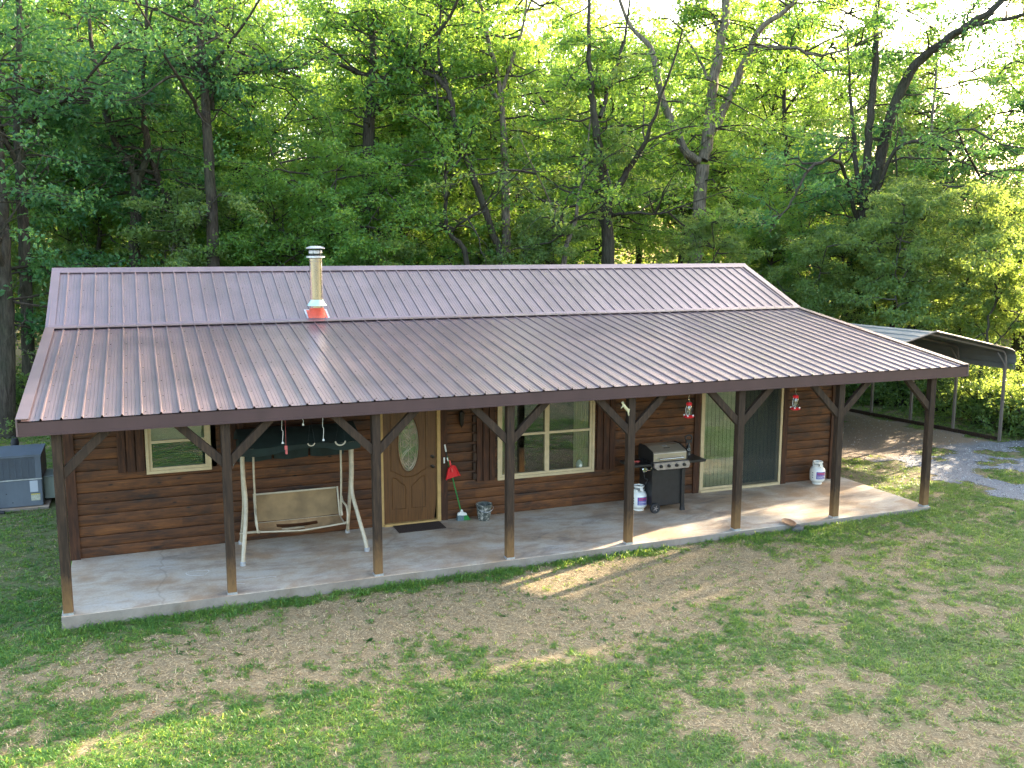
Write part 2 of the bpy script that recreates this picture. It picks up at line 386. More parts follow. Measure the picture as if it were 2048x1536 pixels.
# ---- walls of stained log siding
OPEN = [(.0+1.12, 2.16, 1.33, 2.32), (4.93, 5.945, -.01, 2.12), (7.10, 9.02, .68, 2.32), (11.40, 13.36, .0, 2.12)]
def log_wall(P0, ux, L, ztop, opens, out, tri=None):
    """P0 origin, ux unit direction along the wall, out outward normal"""
    ch = .176; xs = sorted({0., L}|{o[0]-P0[0] for o in opens}|{o[1]-P0[0] for o in opens})
    nc = int(math.ceil(ztop/ch)); V = []; Fc = []; T = []
    prof = [(0., -.006), (.045, .010), (.2, .014), (.5, .016), (.80, .014), (.955, .010), (1., -.008)]
    for c in range(nc):
        brk = [0.]; 
        while brk[-1] < L: brk.append(brk[-1]+random.uniform(1.3, 4.2))
        brk[-1] = L
        jx = sorted(set(xs)|set(brk))
        zs = [(c+a)*ch for a, b in prof]
        for i in range(len(jx)-1):
            xa, xb = jx[i], jx[i+1]
            if xb-xa < 1e-4: continue
            bi = sum(1 for b in brk if b <= xa+1e-6); random_t = ((math.sin(c*91.7+bi*47.3+P0[0])*43758.5) % 1)
            xm = (xa+xb)/2+P0[0]
            for k in range(len(prof)-1):
                segs = [(prof[k], prof[k+1])]
                za, zb = zs[k], min(zs[k+1], ztop)
                if za >= ztop: continue
                oa, ob = prof[k][1], prof[k+1][1]
                parts = [(za, zb)]
                for o in opens:
                    if o[0] < xm < o[1]:
                        npz = []
                        for (a, b) in parts:
                            if b <= o[2] or a >= o[3]: npz.append((a, b)); continue
                            if a < o[2]: npz.append((a, o[2]))
                            if b > o[3]: npz.append((o[3], b))
                        parts = npz
                for a, b in parts:
                    f = lambda z: oa+(ob-oa)*(z-za)/max(zs[k+1]-za, 1e-6)
                    g = .0015 if xb < L-1e-3 and xb in brk else 0
                    n = len(V)
                    for (x, z) in ((xa, a), (xb-g, a), (xb-g, b), (xa, b)):
                        o_ = f(z); V.append((P0[0]+ux[0]*x+out[0]*o_, P0[1]+ux[1]*x+out[1]*o_, P0[2]+z)); T.append(random_t)
                    Fc.append([n, n+1, n+2, n+3])
    return V, Fc, T
def wall_obj(V, Fc, T):
    mb = MB(); mb.v = V; mb.f = Fc; mb.tone = T
    return mb
V, Fc, T = log_wall((WL, D, 0), (1, 0), WR-WL, 3.06, OPEN, (0, -1))
mb = wall_obj(V, Fc, T); me = HP(mb, 'wall', 'wall', attr=True)
for nm, P0, ux, L, out in (('wall', (WL, D, -.12), (0, 1), YB-D, (-1, 0)), ('wall', (WR, D, -.12), (0, 1), YB-D, (1, 0)), ('wall', (WL, YB, -.12), (1, 0), WR-WL, (0, 1))):
    V, Fc, T = log_wall(P0, ux, L, 2.6, [], out); HP(wall_obj(V, Fc, T), nm, 'wall', attr=True)
zg = 3.06-.1
for x in (WL+.004, WR-.004):      # gables above the side walls
    mb = MB(); mb.prism([(D, 2.47), (YB, 2.47), (YB, 2.52), (RY, RZ-.12), (BY, BZ-.12), (D, 2.95)], x-.02, x+.02, 'x'); HP(mb, 'gable', 'wall', attr=True)
mb = MB(); mb.bb(WL+.05, WR-.05, D+.06, YB-.05, -.10, -.02); mb.bb(WL+.05, WR-.05, D+.05, YB-.05, 2.42, 2.46)
mb.bb(WL+.05, WR-.05, D+2.6, D+2.65, 0, 2.42); HP(mb, 'interior_lining', 'interior')
# foundation edge under side walls
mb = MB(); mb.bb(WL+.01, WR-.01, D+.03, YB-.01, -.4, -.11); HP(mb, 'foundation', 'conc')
# corner boards, door side boards
mb = MB(); mb.bb(WL-.035, WL+.115, D-.05, D+.12, -.0, 3.04); HP(mb, 'corner_board', 'trimwood')
mb = MB(); mb.bb(WR-.09, WR+.035, D-.05, D+.12, 0, 3.04); HP(mb, 'corner_board', 'trimwood')
for x0, x1 in ((5.985, 6.11), (11.25, 11.385), (13.375, 13.50), (4.75, 4.865)):
    mb = MB(); mb.bb(x0, x1, D-.045, D+.02, .002, 2.5); HP(mb, 'trim_board', 'trimwood')
# batten shutters: three vertical boards each
for x0, x1, z0, z1 in ((.66, 1.07, 1.35, 2.42), (2.22, 2.62, 1.35, 2.42), (6.66, 7.035, .67, 2.42), (9.09, 9.50, .67, 2.42)):
    mb = MB(); w_ = (x1-x0)/3
    for k in range(3): mb.bb(x0+k*w_, x0+(k+1)*w_-.018, D-.062-(.006 if k == 1 else 0), D-.022, z0, z1)
    mb.bb(x0+.01, x1-.03, D-.034, D-.02, z0+.02, z1-.02)
    HP(mb, 'shutter', 'trimwood', bevel=.003)
# dark jagged blocks put in for the shutter's shadow between door and big window
mb = MB()
for c in range(14):
    z = c*.176
    if z > .6: mb.bb(6.585, 6.65-.012*(c % 2), D-.085, D-.02, z+.012, z+.15-.02*(c % 3 == 1))
HP(mb, 'shutter_shadow_strip', 'timber', bevel=.006)
# doorbell and wall lantern
mb = MB(); mb.bb(6.035, 6.06, D-.055, D-.045, 1.06, 1.165); HP(mb, 'doorbell', 'white', label='small white doorbell right of the front door')
lan = HP(MB().lathe([(.0, .16), (.05, .12), (.055, .1), (.04, -.1), (.012, -.15), (0, -.17)], (6.36, D-.11, 1.86), 8).bb(6.33, 6.39, D-.09, D-.02, 1.80, 1.93), 'wall_lantern', 'bronze')
# ---- windows
def frame_rect(mb, x0, x1, z0, z1, w, y0, y1):
    mb.bb(x0, x1, y0, y1, z0, z0+w); mb.bb(x0, x1, y0, y1, z1-w, z1); mb.bb(x0, x0+w, y0, y1, z0+w, z1-w); mb.bb(x1-w, x1, y0, y1, z0+w, z1-w)
def sub(mb, name, mat, par, **k):
    o = mb.build(name, mat, **k); o.parent = par; return o
def window(x0, x1, z0, z1, mull, zr):
    mb = MB(); frame_rect(mb, x0-.045, x1+.045, z0-.045, z1+.045, .05, D-.045, D+.03); w_ = HP(mb, 'window', 'beige', bevel=.003)
    inv = house.matrix_parent_inverse if False else None
    def S(m, n, mt, **k):
        o = m.build(n, mt, **k); o.parent = w_; o.matrix_parent_inverse = Matrix.Identity(4); return o
    m = MB(); fy0, fy1 = D-.025, D+.02
    frame_rect(m, x0+.005, x1-.005, z0+.005, z1-.005, .045, fy0, fy1)
    if mull: m.bb((x0+x1)/2-.045, (x0+x1)/2+.045, fy0-.012, fy1, z0+.05, z1-.05)
    m.bb(x0+.05, x1-.05, fy0-.004, fy1-.01, zr-.022, zr+.022)
    S(m, 'sash', 'beige', bevel=.002)
    m = MB(); m.bb(x0+.02, x1-.02, D+.008, D+.012, z0+.02, z1-.02); S(m, 'pane', 'glass')
    return S
S = window(1.12, 2.03, 1.33, 2.32, False, 1.80)
m = MB()
for k in range(12): m.box((1.575, D+.07, 1.34+k*.04), (.84, .034, .003), Matrix.Rotation(R_(48), 3, 'X'))
S(m, 'blind', 'blindgreen', label='green slatted blind in the lower sash')
m = MB(); m.bb(1.14, 2.01, D+.05, D+.055, 1.80, 2.30); S(m, 'blind', 'blind', label='tan shade in the upper sash')
S = window(7.12, 9.00, .69, 2.32, True, 1.47)
def drape(x0, x1, z0, z1, y, nf, amp, par_S, name='curtain', mat='curtain'):
    V = []; Fc = []; n = nf*8
    for i in range(n+1):
        x = x0+(x1-x0)*i/n; yy = y+amp*math.sin(i/n*nf*2*math.pi)+amp*.3*math.sin(i*1.7)
        V += [(x, yy, z0), (x, yy*1.0, z1)]
    for i in range(n): Fc.append([2*i, 2*i+2, 2*i+3, 2*i+1])
    m = MB(); m.v = V; m.f = Fc; m.tone = [.5]*len(V); return par_S(m, name, mat, smooth=True)
drape(7.13, 7.33, .70, 2.3, D+.12, 4, .025, S); drape(8.68, 8.98, .70, 2.3, D+.12, 6, .025, S)
m = MB(); m.lathe([(0, 0), (.055, .005), (.07, .05), (.055, .11), (.02, .15), (0, .155)], (8.78, D+.07, .72), 14); S(m, 'window_ornament', 'white', smooth=True)
# ---- sliding glass door
mb = MB(); frame_rect(mb, 11.40, 13.36, .0, 2.12, .05, D-.05, D+.05); mb.bb(11.42, 13.34, D-.075, D-.02, .0, .045)
sdr = HP(mb, 'sliding_door', 'beige', bevel=.003)
def SD(m, n, mt, **k):
    o = m.build(n, mt, **k); o.parent = sdr; o.matrix_parent_inverse = Matrix.Identity(4); return o
m = MB(); frame_rect(m, 11.45, 12.42, .05, 2.07, .045, D-.03, D); SD(m, 'door_panel', 'beige', bevel=.003)
m = MB(); frame_rect(m, 12.36, 13.31, .05, 2.07, .045, D+.003, D+.033); SD(m, 'door_panel', 'beige', bevel=.003)
m = MB(); m.bb(11.47, 12.40, D-.018, D-.013, .07, 2.05); SD(m, 'pane', 'glass')
m = MB(); m.bb(12.38, 13.29, D+.014, D+.019, .07, 2.05); SD(m, 'pane', 'glass')
m = MB(); m.bb(12.42, 13.30, D-.036, D-.034, .06, 2.06); SD(m, 'insect_screen', 'screen')
m = MB()
for k in range(20):
    x = 11.5+k*.092; m.box((x, D+.10, 1.05), (.092, .004, 1.98), Matrix.Rotation(R_(8 if k < 10 else 14), 3, 'Z'))
SD(m, 'vertical_blind', 'curtain')
# ---- front door
mb = MB(); mb.bb(4.87, 4.935, D-.06, D+.05, 0, 2.2); mb.bb(5.915, 5.98, D-.06, D+.05, 0, 2.2); mb.bb(4.935, 5.915, D-.05, D+.05, 2.1, 2.2); mb.bb(4.935, 5.915, D-.09, D+.05, 0, .045)
fd = HP(mb, 'front_door', 'trimtan', bevel=.003, label='brown front door with an oval leaded glass light')
def FD(m, n, mt, **k):
    o = m.build(n, mt, **k); o.parent = fd; o.matrix_parent_inverse = Matrix.Identity(4); return o
m = MB(); cx, cz, rx, rz = 5.40, 1.46, .185, .50
N = 40; ell = [(cx+rx*math.cos(2*math.pi*i/N), cz+rz*math.sin(2*math.pi*i/N)) for i in range(N)]
x0, x1, z0, z1 = 4.94, 5.91, .046, 2.098
rect = []
for i in range(N):
    a = 2*math.pi*i/N; c_, s_ = math.cos(a), math.sin(a); t = 1e9
    if abs(c_) > 1e-6: t = min(t, ((x1 if c_ > 0 else x0)-cx)/c_)
    if abs(s_) > 1e-6: t = min(t, ((z1 if s_ > 0 else z0)-cz)/s_)
    rect.append((cx+c_*t, cz+s_*t))
yf = D-.02
vs = [(x, yf, z) for x, z in ell]+[(x, yf, z) for x, z in rect]; m.add(vs, [[i, (i+1) % N, N+(i+1) % N, N+i] for i in range(N)])
for (ax, az) in ((x0, z0), (x1, z0), (x1, z1), (x0, z1)):
    k = min(range(N), key=lambda i: 0 if False else math.hypot(rect[i][0]-ax, rect[i][1]-az)); 
    ks = sorted(range(N), key=lambda i: math.hypot(rect[i][0]-ax, rect[i][1]-az))[:2]
    m.add([(ax, yf, az), (rect[ks[0]][0], yf, rect[ks[0]][1]), (rect[ks[1]][0], yf, rect[ks[1]][1])], [[0, 1, 2]])
def poly(m, pts, r=.009, close=False):
    P = [(x, yf-.003, z) for x, z in pts]
    if close: P.append(P[0])
    m.tube(P, r, 6)
poly(m, [(cx+(rx+.012)*math.cos(2*math.pi*i/32), cz+(rz+.012)*math.sin(2*math.pi*i/32)) for i in range(33)], .013)
poly(m, [(x, z) for x, _, z in bez([(5.08, 0, .99), (5.16, 0, .95), (5.28, 0, .88), (5.40, 0, .86), (5.52, 0, .88), (5.64, 0, .95), (5.72, 0, .99)], 5)], .010)
poly(m, [(5.08, .99), (5.08, 2.03), (5.72, 2.03), (5.72, .99)], .010)
poly(m, [(x, z) for x, _, z in bez([(5.10, 0, .86), (5.18, 0, .84), (5.26, 0, .76), (5.345, 0, .70)], 5)]+[(5.345, .29), (5.10, .29), (5.10, .86)], .010)
poly(m, [(x, z) for x, _, z in bez([(5.70, 0, .86), (5.62, 0, .84), (5.54, 0, .76), (5.455, 0, .70)], 5)]+[(5.455, .29), (5.70, .29), (5.70, .86)], .010)
FD(m, 'door_panel', 'door')
m = MB(); m.add([(x, yf+.012, z) for x, z in ell], [list(range(N))]); FD(m, 'pane', 'doorglass')
m = MB(); m.bb(5.0, 5.85, D+.20, D+.21, .5, 2.1); FD(m, 'door_curtain', 'blind')
m = MB()
def came(pts, r=.0042): m.tube([(x, yf+.006, z) for x, z in pts], r, 5)
for s_ in (1., .80): came([(cx+rx*.97*s_*math.cos(2*math.pi*i/36), cz+rz*.985*(s_ if s_ == 1 else .9)*math.sin(2*math.pi*i/36)) for i in range(37)])
def sym(pts):
    q = [(x, z) for x, _, z in bez([(a, 0, b) for a, b in pts], 5)]
    for sx in (1, -1):
        for sz in (1, -1): came([(cx+sx*a, cz+sz*b) for a, b in q])
sym([(0, .115), (.05, .07), (0, .0)]); sym([(0, .115), (-.06, .18), (-.11, .28), (-.06, .37), (0, .30), ])
sym([(0, .05), (.035, .115), (.10, .18), (.125, .30), (.07, .40), (0, .47)]); sym([(.04, .0), (.05, .05), (.09, .06), (.10, .0)]); sym([(.10, 0), (.11, .04), (.145, .045), (.15, 0)])
sym([(0, .40), (.03, .37), (.06, .34)]); came([(cx, cz+.115), (cx, cz+.48)]); came([(cx, cz-.115), (cx, cz-.48)])
came([(cx-.06, cz+.28), (cx+.06, cz+.28)]); came([(cx-.06, cz-.28), (cx+.06, cz-.28)])
came([(cx-rx*.97, cz), (cx-.14, cz)]); came([(cx+rx*.97, cz), (cx+.14, cz)])
FD(m, 'leaded_came', 'steel', label='curling pale metal cames of the oval glass')
for z in (1.02, 1.20):
    m = MB(); m.lathe([(.030, 0), (.030, .008), (.012, .012), (.012, .04), (.028, .05), (.028, .065), (0, .07)], (0, 0, 0), 14)
    m.v = [(5.83+v[0], yf-v[2], z+v[1]) for v in m.v]; FD(m, 'knob', 'bronze', smooth=True)
# ---- roof
NP = 66; PITCH = (XR-XL)/NP
def roof_profile():
    xs = [(0, 0)]
    for i in range(NP):
        o = XL+i*PITCH
        for u, h in ((.0, .0), (.010, .0), (.020, .025), (.036, .025), (.046, 0), (.090, 0), (.0915, -.004), (.0945, -.004), (.096, 0), (.140, 0), (.1415, -.004), (.1445, -.004), (.146, 0), (.190, 0), (.1915, -.004), (.1945, -.004), (.196, 0)):
            xs.append((o+u, h))
    xs.append((XR, 0)); return xs[1:]
PR = roof_profile()
def roof_sheet(name, y0, z0, y1, z1, mat, par=None, prof=PR, rows=8, label=None):
    d = np.array([y1-y0, z1-z0]); L = np.hypot(*d); d /= L; nrm = np.array([-d[1], d[0]])
    if nrm[1] < 0: nrm = -nrm
    V = []
    for k in range(rows+1):
        t = L*k/rows
        wob = np.zeros(len(prof))
        for i, (x, h) in enumerate(prof):
            hh = h+wob[i]; V.append((x, y0+d[0]*t+nrm[0]*hh, z0+d[1]*t+nrm[1]*hh))
    n = len(prof); a = np.arange(n-1)
    Fc = np.concatenate([np.stack([k*n+a, k*n+a+1, (k+1)*n+a+1, (k+1)*n+a], 1) for k in range(rows)])
    return mesh_np(name, np.array(V), Fc, mat, label=label)
SH = .02
r1 = H(roof_sheet('roof', BY-.02, BZ+.012, RY, RZ, MT['roof'], label='steeper upper slope of brown ribbed metal roof'))
r2 = H(roof_sheet('roof', EY-.03, EZ-.005, BY+.03, BZ+.0, MT['roof'], label='shallow porch slope of brown ribbed metal roof'))
r3 = H(roof_sheet('roof', 2*RY-BY, BZ+.012, RY, RZ, MT['roof'])); 
r4 = H(roof_sheet('roof', YB+.4, 2.62, 2*RY-BY, BZ+.012, MT['roof']))
def flash(name, mat, pts, t=.02, x0=XL, x1=XR, label=None, bevel=0):
    m = MB(); m.prism(pts, x0, x1, 'x'); return HP(m, name, mat, label=label, bevel=bevel)
s1 = (RZ-BZ)/(RY-BY)
flash('ridge_cap', 'roof', [(RY-.20, RZ-.20*s1+.022), (RY-.20, RZ-.20*s1+.028), (RY-.03, RZ+.035), (RY+.03, RZ+.035), (RY+.20, RZ-.20*s1+.028), (RY+.20, RZ-.20*s1+.022), (RY, RZ+.022)], x0=XL-.02, x1=XR+.02)
s2 = (BZ-EZ)/(BY-EY)
flash('flashing', 'roof', [(BY-.10, BZ-.10*s2+.026), (BY-.10, BZ-.1*s2+.034), (BY, BZ+.040), (BY+.05, BZ+.05*s1+.046), (BY+.05, BZ+.05*s1+.030), (BY, BZ+.024)], x0=XL-.01, x1=XR+.01)
# soffit / rafters / beams
mb = MB(); th = .13
mb.prism([(EY+.03, EZ-.04), (BY, BZ-.035), (RY, RZ-.03), (2*RY-BY, BZ-.03), (YB+.36, 2.60), (YB+.36, 2.57), (2*RY-BY, BZ-.06), (RY, RZ-.06), (BY, BZ-.065), (EY+.03, EZ-.07)], XL+.03, XR-.03, 'x')
HP(mb, 'roof_deck', 'timber')
k = 0; x = XL+.25
while x < XR-.1:
    mb = MB(); mb.prism([(EY+.06, EZ-.072), (D, EZ+(D-EY)*s2-.072), (D, EZ+(D-EY)*s2-.20), (EY+.06, EZ-.20)], x-.02, x+.02, 'x'); HP(mb, 'rafter', 'timber'); x += .61
mb = MB(); mb.bb(XL+.05, XR-.1, -.06, .06, 2.502, EZ-.10); HP(mb, 'porch_beam', 'timber')
# fascia and rake trims
mb = MB(); mb.bb(XL, XR, EY-.012, EY+.018, EZ-.205, EZ-.022); mb.bb(XL, XR, EY-.022, EY-.012, EZ-.205, EZ-.185); HP(mb, 'fascia', 'fascia')
for x0, x1 in ((XL-.022, XL-.002), (XR+.002, XR+.022)):
    mb = MB(); mb.prism([(EY-.02, EZ+.03), (BY, BZ+.035), (RY, RZ+.035), (2*RY-BY, BZ+.035), (YB+.4, 2.66), (YB+.4, 2.50), (2*RY-BY, BZ-.13), (RY, RZ-.13), (BY, BZ-.13), (EY-.02, EZ-.20)], x0, x1, 'x'); HP(mb, 'rake_trim', 'roof')
for x0, x1 in ((XL-.002, XL+.13), (XR-.13, XR+.002)):
    mb = MB(); mb.prism([(EY-.025, EZ+.022), (BY, BZ+.028), (RY, RZ+.026), (RY, RZ+.034), (BY, BZ+.036), (EY-.025, EZ+.030)], x0, x1, 'x'); HP(mb, 'rake_flashing', 'roof')
# screws of the roof sheets
Vs = []; Fs = []
def screw(x, y, z):
    n = len(Vs); r = .0075
    for a in range(6): Vs.append((x+r*math.cos(a*1.047), y+r*math.sin(a*1.047), z))
    for a in range(6): Vs.append((x+r*math.cos(a*1.047), y+r*math.sin(a*1.047), z+.006))
    Fs.append([n+6+a for a in range(6)]); 
    for a in range(6): Fs.append([n+a, n+(a+1) % 6, n+6+(a+1) % 6, n+6+a])
for i in range(NP):
    for t in (.08, .75, 1.5, 2.25, 3.0, 3.75, 4.5): screw(XL+i*PITCH+.078, EY+t, EZ+t*s2+.0)
    for t in (.12, .75, 1.4, 2.05): screw(XL+i*PITCH+.078, BY+t, BZ+.012+t*s1)
o = H(mesh_np('roof_screw', np.array(Vs), Fs, MT['bronze'])); o['kind'] = 'stuff'
# ---- posts with braces
for i in range(8):
    x = i*B; zb = .0
    mb = MB(); mb.bb(x-.062, x+.062, -.062, .062, zb+.012, 2.502); p = HP(mb, 'porch_post', 'post', bevel=.006)
    for s_ in (-1, 1):
        if (i == 0 and s_ < 0) or (i == 7 and s_ > 0): continue
        m = MB(); m.prism([(x+s_*.062, 1.86), (x+s_*.70, 2.498), (x+s_*.545, 2.5), (x+s_*.062, 2.03)], -.040, .040, 'y')
        q = m.build('brace', 'post', bevel=.004); q.parent = p
    m = MB(); m.bb(x-.068, x+.068, -.068, .068, zb, zb+.03); q = m.build('post_base', 'galv'); q.parent = p
# ---- chimney on the roof
cx_, cy0 = 4.32, 5.03
ch = HP(MB().lathe([(.125, 3.45), (.125, 4.60), (.13, 4.605), (.13, 4.66), (.125, 4.665)], (cx_, cy0, 0), 28), 'chimney', 'silver', smooth=True, label='shiny stove pipe chimney on the front roof slope')
def CH(m, n, mt, **k):
    o = m.build(n, mt, **k); o.parent = ch; return o
CH(MB().lathe([(.09, 4.66), (.09, 4.76), (.175, 4.665), (.175, 4.70), (.12, 4.71), (.12, 4.74)][:1]+[(.178, 4.675), (.178, 4.705), (.10, 4.712)], (cx_, cy0, 0), 28), 'cap_collar', 'galv', smooth=True)
CH(MB().lathe([(.105, 4.705), (.105, 4.745), (.10, 4.745)], (cx_, cy0, 0), 20), 'cap_throat', 'black')
CH(MB().lathe([(.128, 4.755), (.132, 4.81), (.118, 4.82)], (cx_, cy0, 0), 20), 'cap_band', 'galv', smooth=True)
m = MB()
for a in range(6): CH(MB().box((cx_+.125*math.cos(a*1.047), cy0+.125*math.sin(a*1.047), 4.775), (.012, .012, .15)), 'cap_strut', 'black')
pass
CH(MB().lathe([(.178, 4.845), (.182, 4.865), (.10, 4.895), (0, 4.90)], (cx_, cy0, 0), 28), 'cap', 'galv', smooth=True)
CH(MB().lathe([(.19, 3.755), (.125, 3.85), (.127, 3.87)], (cx_, cy0, 0), 28), 'storm_collar', simple('pale_collar', (.45, .58, .56), .35, .3, var=.1), smooth=True)
pr = [(.185, 3.52)]
for k in range(7): z = 3.56+k*.022; r = .178-k*.006; pr += [(r, z), (r-.012, z+.011)]
pr += [(.126, 3.715)]
CH(MB().lathe(pr, (cx_, cy0, 0), 28), 'flue_boot', 'redboot')
m = MB(); a = math.atan(s1); Rx = Matrix.Rotation(a, 3, 'X'); zc = BZ+(cy0-BY)*s1+.024
m.box((cx_, cy0+.01, zc+.01), (.44, .42, .006), Rx); CH(m, 'boot_flange', 'galv')
m = MB(); m.box((cx_, cy0+.01, zc+.014), (.37, .36, .008), Rx); CH(m, 'boot_skirt', 'redboot')
# ------------------------------------------------------------------ slab
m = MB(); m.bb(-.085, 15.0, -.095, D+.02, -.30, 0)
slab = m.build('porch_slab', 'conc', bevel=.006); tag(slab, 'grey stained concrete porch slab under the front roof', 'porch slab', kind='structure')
# chalk scribbles worn on the slab (drawn marks)
# ------------------------------------------------------------------ ground
xs = np.concatenate([np.linspace(-300, -14, 14), np.arange(-13, 30, .16), np.linspace(31, 300, 16)])
ys = np.concatenate([np.linspace(-80, -13, 6), np.arange(-12, 17, .16), np.linspace(18, 320, 20)])
GX, GY = np.meshgrid(xs, ys); 
DRY = [(350, 1310, .9, .8), (550, 1270, 1.1, .8), (750, 1225, 1.0, .8), (640, 1330, .7, .5), (900, 1225, 1.1, .85), (1080, 1190, 1.1, .75), (1250, 1220, 1.2, .9), (1400, 1160, 1.1, .8), (1320, 1110, 1.2, .75), (1150, 1150, .9, .6), (1180, 1270, .7, .6),
       (1650, 1140, 1.3, .45), (1560, 1180, .8, .35), (1600, 1260, .5, .35), (1500, 1380, .7, .45), (1800, 1200, .8, .3), (1700, 1370, .9, .4), (1950, 1470, .8, .7), (1600, 1460, .7, .4), (1960, 1240, .9, .35), (700, 1300, .6, .5), (220, 1420, .7, .4), (120, 1370, .6, .3), (1790, 1100, .8, .3), (1050, 1300, .6, .3), (880, 1340, .35, .4), (450, 1370, .7, .45)]
GREEN = [(60, 1150, 2.5, .7), (70, 1050, 3.0, .6), (20, 960, 3.5, .4), (1400, 1060, .5, .4), (800, 1180, .5, .2), (500, 1440, 1.5, .25), (1000, 1420, 1.5, .2), (1650, 1060, .8, .35), (1800, 1320, .6, .3)]
def green(x, y):
    g = .80+0*x
    for px, py, r, a in DRY:
        c = gp(px, py); g = g-.72*a*np.exp(-(((x-c[0])/(r*1.4))**2+((y-c[1])/(r*.85))**2))
    for px, py, r, a in GREEN:
        c = gp(px, py); g = g+a*np.exp(-(((x-c[0])/r)**2+((y-c[1])/r)**2))
    g = g+.5*np.exp(-((y+.22)/.22)**2)*((x > -.3) & (x < 15.2))*(fbm(x, y, 1.2, 2, 5)-.12)*1.9
    g = g-.04+(fbm(x, y, .9, 3, 1)-.5)*.6+(fbm(x, y, 2.8, 2, 2)-.5)*.9+(fbm(x, y, 6., 2, 7)-.5)*1.3
    g = g-np.clip((y-15)/3, 0, .8)
    return np.clip(g, 0, 1)
Z = gz(GX, GY); V = np.stack([GX.ravel(), GY.ravel(), Z.ravel()], 1); ny, nx = GX.shape
ii, jj = np.meshgrid(np.arange(nx-1), np.arange(ny-1)); q = (jj*nx+ii).ravel(); Fq = np.stack([q, q+1, q+nx+1, q+nx], 1)
g = mesh_np('ground', V, Fq, MT['ground'], attrs={'green': green(V[:, 0], V[:, 1])}, smooth=True); tag(g, 'lawn ground of patchy grass, straw and bare soil reaching into the woods', 'ground', kind='structure')
# gravel drive
def inpoly(x, y, P):
    c = np.zeros_like(x, dtype=bool); n = len(P)
    for i in range(n):
        x1, y1 = P[i]; x2, y2 = P[(i+1) % n]
        c ^= ((y1 > y) != (y2 > y)) & (x < (x2-x1)*(y-y1)/(y2-y1+1e-12)+x1)
    return c
DP = [(15.6, 11.5), (15.1, 7.0), (15.5, 4.9), (16.9, 4.1), (17.0, 2.2), (17.0, .7), (17.6, -1.2), (21, -4.6), (30, -9), (40, -12), (44, -6), (33, -1.5), (27, 2.2), (24, 3.9), (22.1, 4.3), (21.6, 4.3), (21.0, 9.4), (20.7, 11.8)]
x_ = np.arange(14, 44, .13); y_ = np.arange(-12, 12.5, .13); X2, Y2 = np.meshgrid(x_, y_)
wx = X2+(fbm(X2, Y2, 1.1, 4, 8)-.5)*1.6; wy = Y2+(fbm(X2, Y2, 1.1, 4, 9)-.5)*1.6
ins = inpoly(wx, wy, DP) & (fbm(X2, Y2, .8, 3, 21) < .70)
V = np.stack([X2.ravel(), Y2.ravel(), gz(X2, Y2).ravel()+.008], 1); ny, nx = X2.shape
ii, jj = np.meshgrid(np.arange(nx-1), np.arange(ny-1)); keep = (ins[:-1, :-1] & ins[1:, 1:] & ins[1:, :-1] & ins[:-1, 1:]).ravel(); q = (jj*nx+ii).ravel()[keep]
leafy = np.clip((V[:, 1]-2.9-.18*(V[:, 0]-17))/1.5, 0, 1)
Fq = np.stack([q, q+1, q+nx+1, q+nx], 1)
g = mesh_np('gravel_drive', V, Fq, MT['gravel'], attrs={'leafy': leafy}, smooth=True); tag(g, 'pale gravel drive leading under the carport', 'drive', kind='structure')
def on_drive(x, y): return inpoly(x+(fbm(x, y, 1.1, 4, 8)-.5)*1.6, y+(fbm(x, y, 1.1, 4, 9)-.5)*1.6, DP) & (fbm(x, y, .8, 3, 21) < .70)
# stones
n = 26000; x = RG.uniform(15.4, 27, n); y = RG.uniform(-5, 11, n); k = on_drive(x, y) & ((y-2.9-.18*(x-17) < .4) | (RG.random(n) < .2)); x, y = x[k], y[k]; n = len(x); s = RG.uniform(.008, .022, n)
oc = np.array([(1, 0, 0), (0, 1, 0), (-1, 0, 0), (0, -1, 0), (0, 0, .8)], float); ang = RG.uniform(0, 6.28, n)
V = np.zeros((n, 5, 3)); V[:, :, 0] = oc[:, 0]*np.cos(ang)[:, None]-oc[:, 1]*np.sin(ang)[:, None]; V[:, :, 1] = oc[:, 0]*np.sin(ang)[:, None]+oc[:, 1]*np.cos(ang)[:, None]; V[:, :, 2] = oc[:, 2]
V = V*s[:, None, None]*RG.uniform(.7, 1.3, (n, 5, 1))+np.stack([x, y, gz(x, y)+.008], 1)[:, None, :]
t_ = np.array([(0, 1, 4), (1, 2, 4), (2, 3, 4), (3, 0, 4)]); Fq = (np.arange(n)[:, None, None]*5+t_).reshape(-1, 3)
o = mesh_np('gravel', V.reshape(-1, 3), Fq, MT['stone'], attrs={'rnd': np.repeat(RG.random(n), 5)}); tag(o, 'loose grey gravel stones scattered over the drive', 'gravel', kind='stuff')
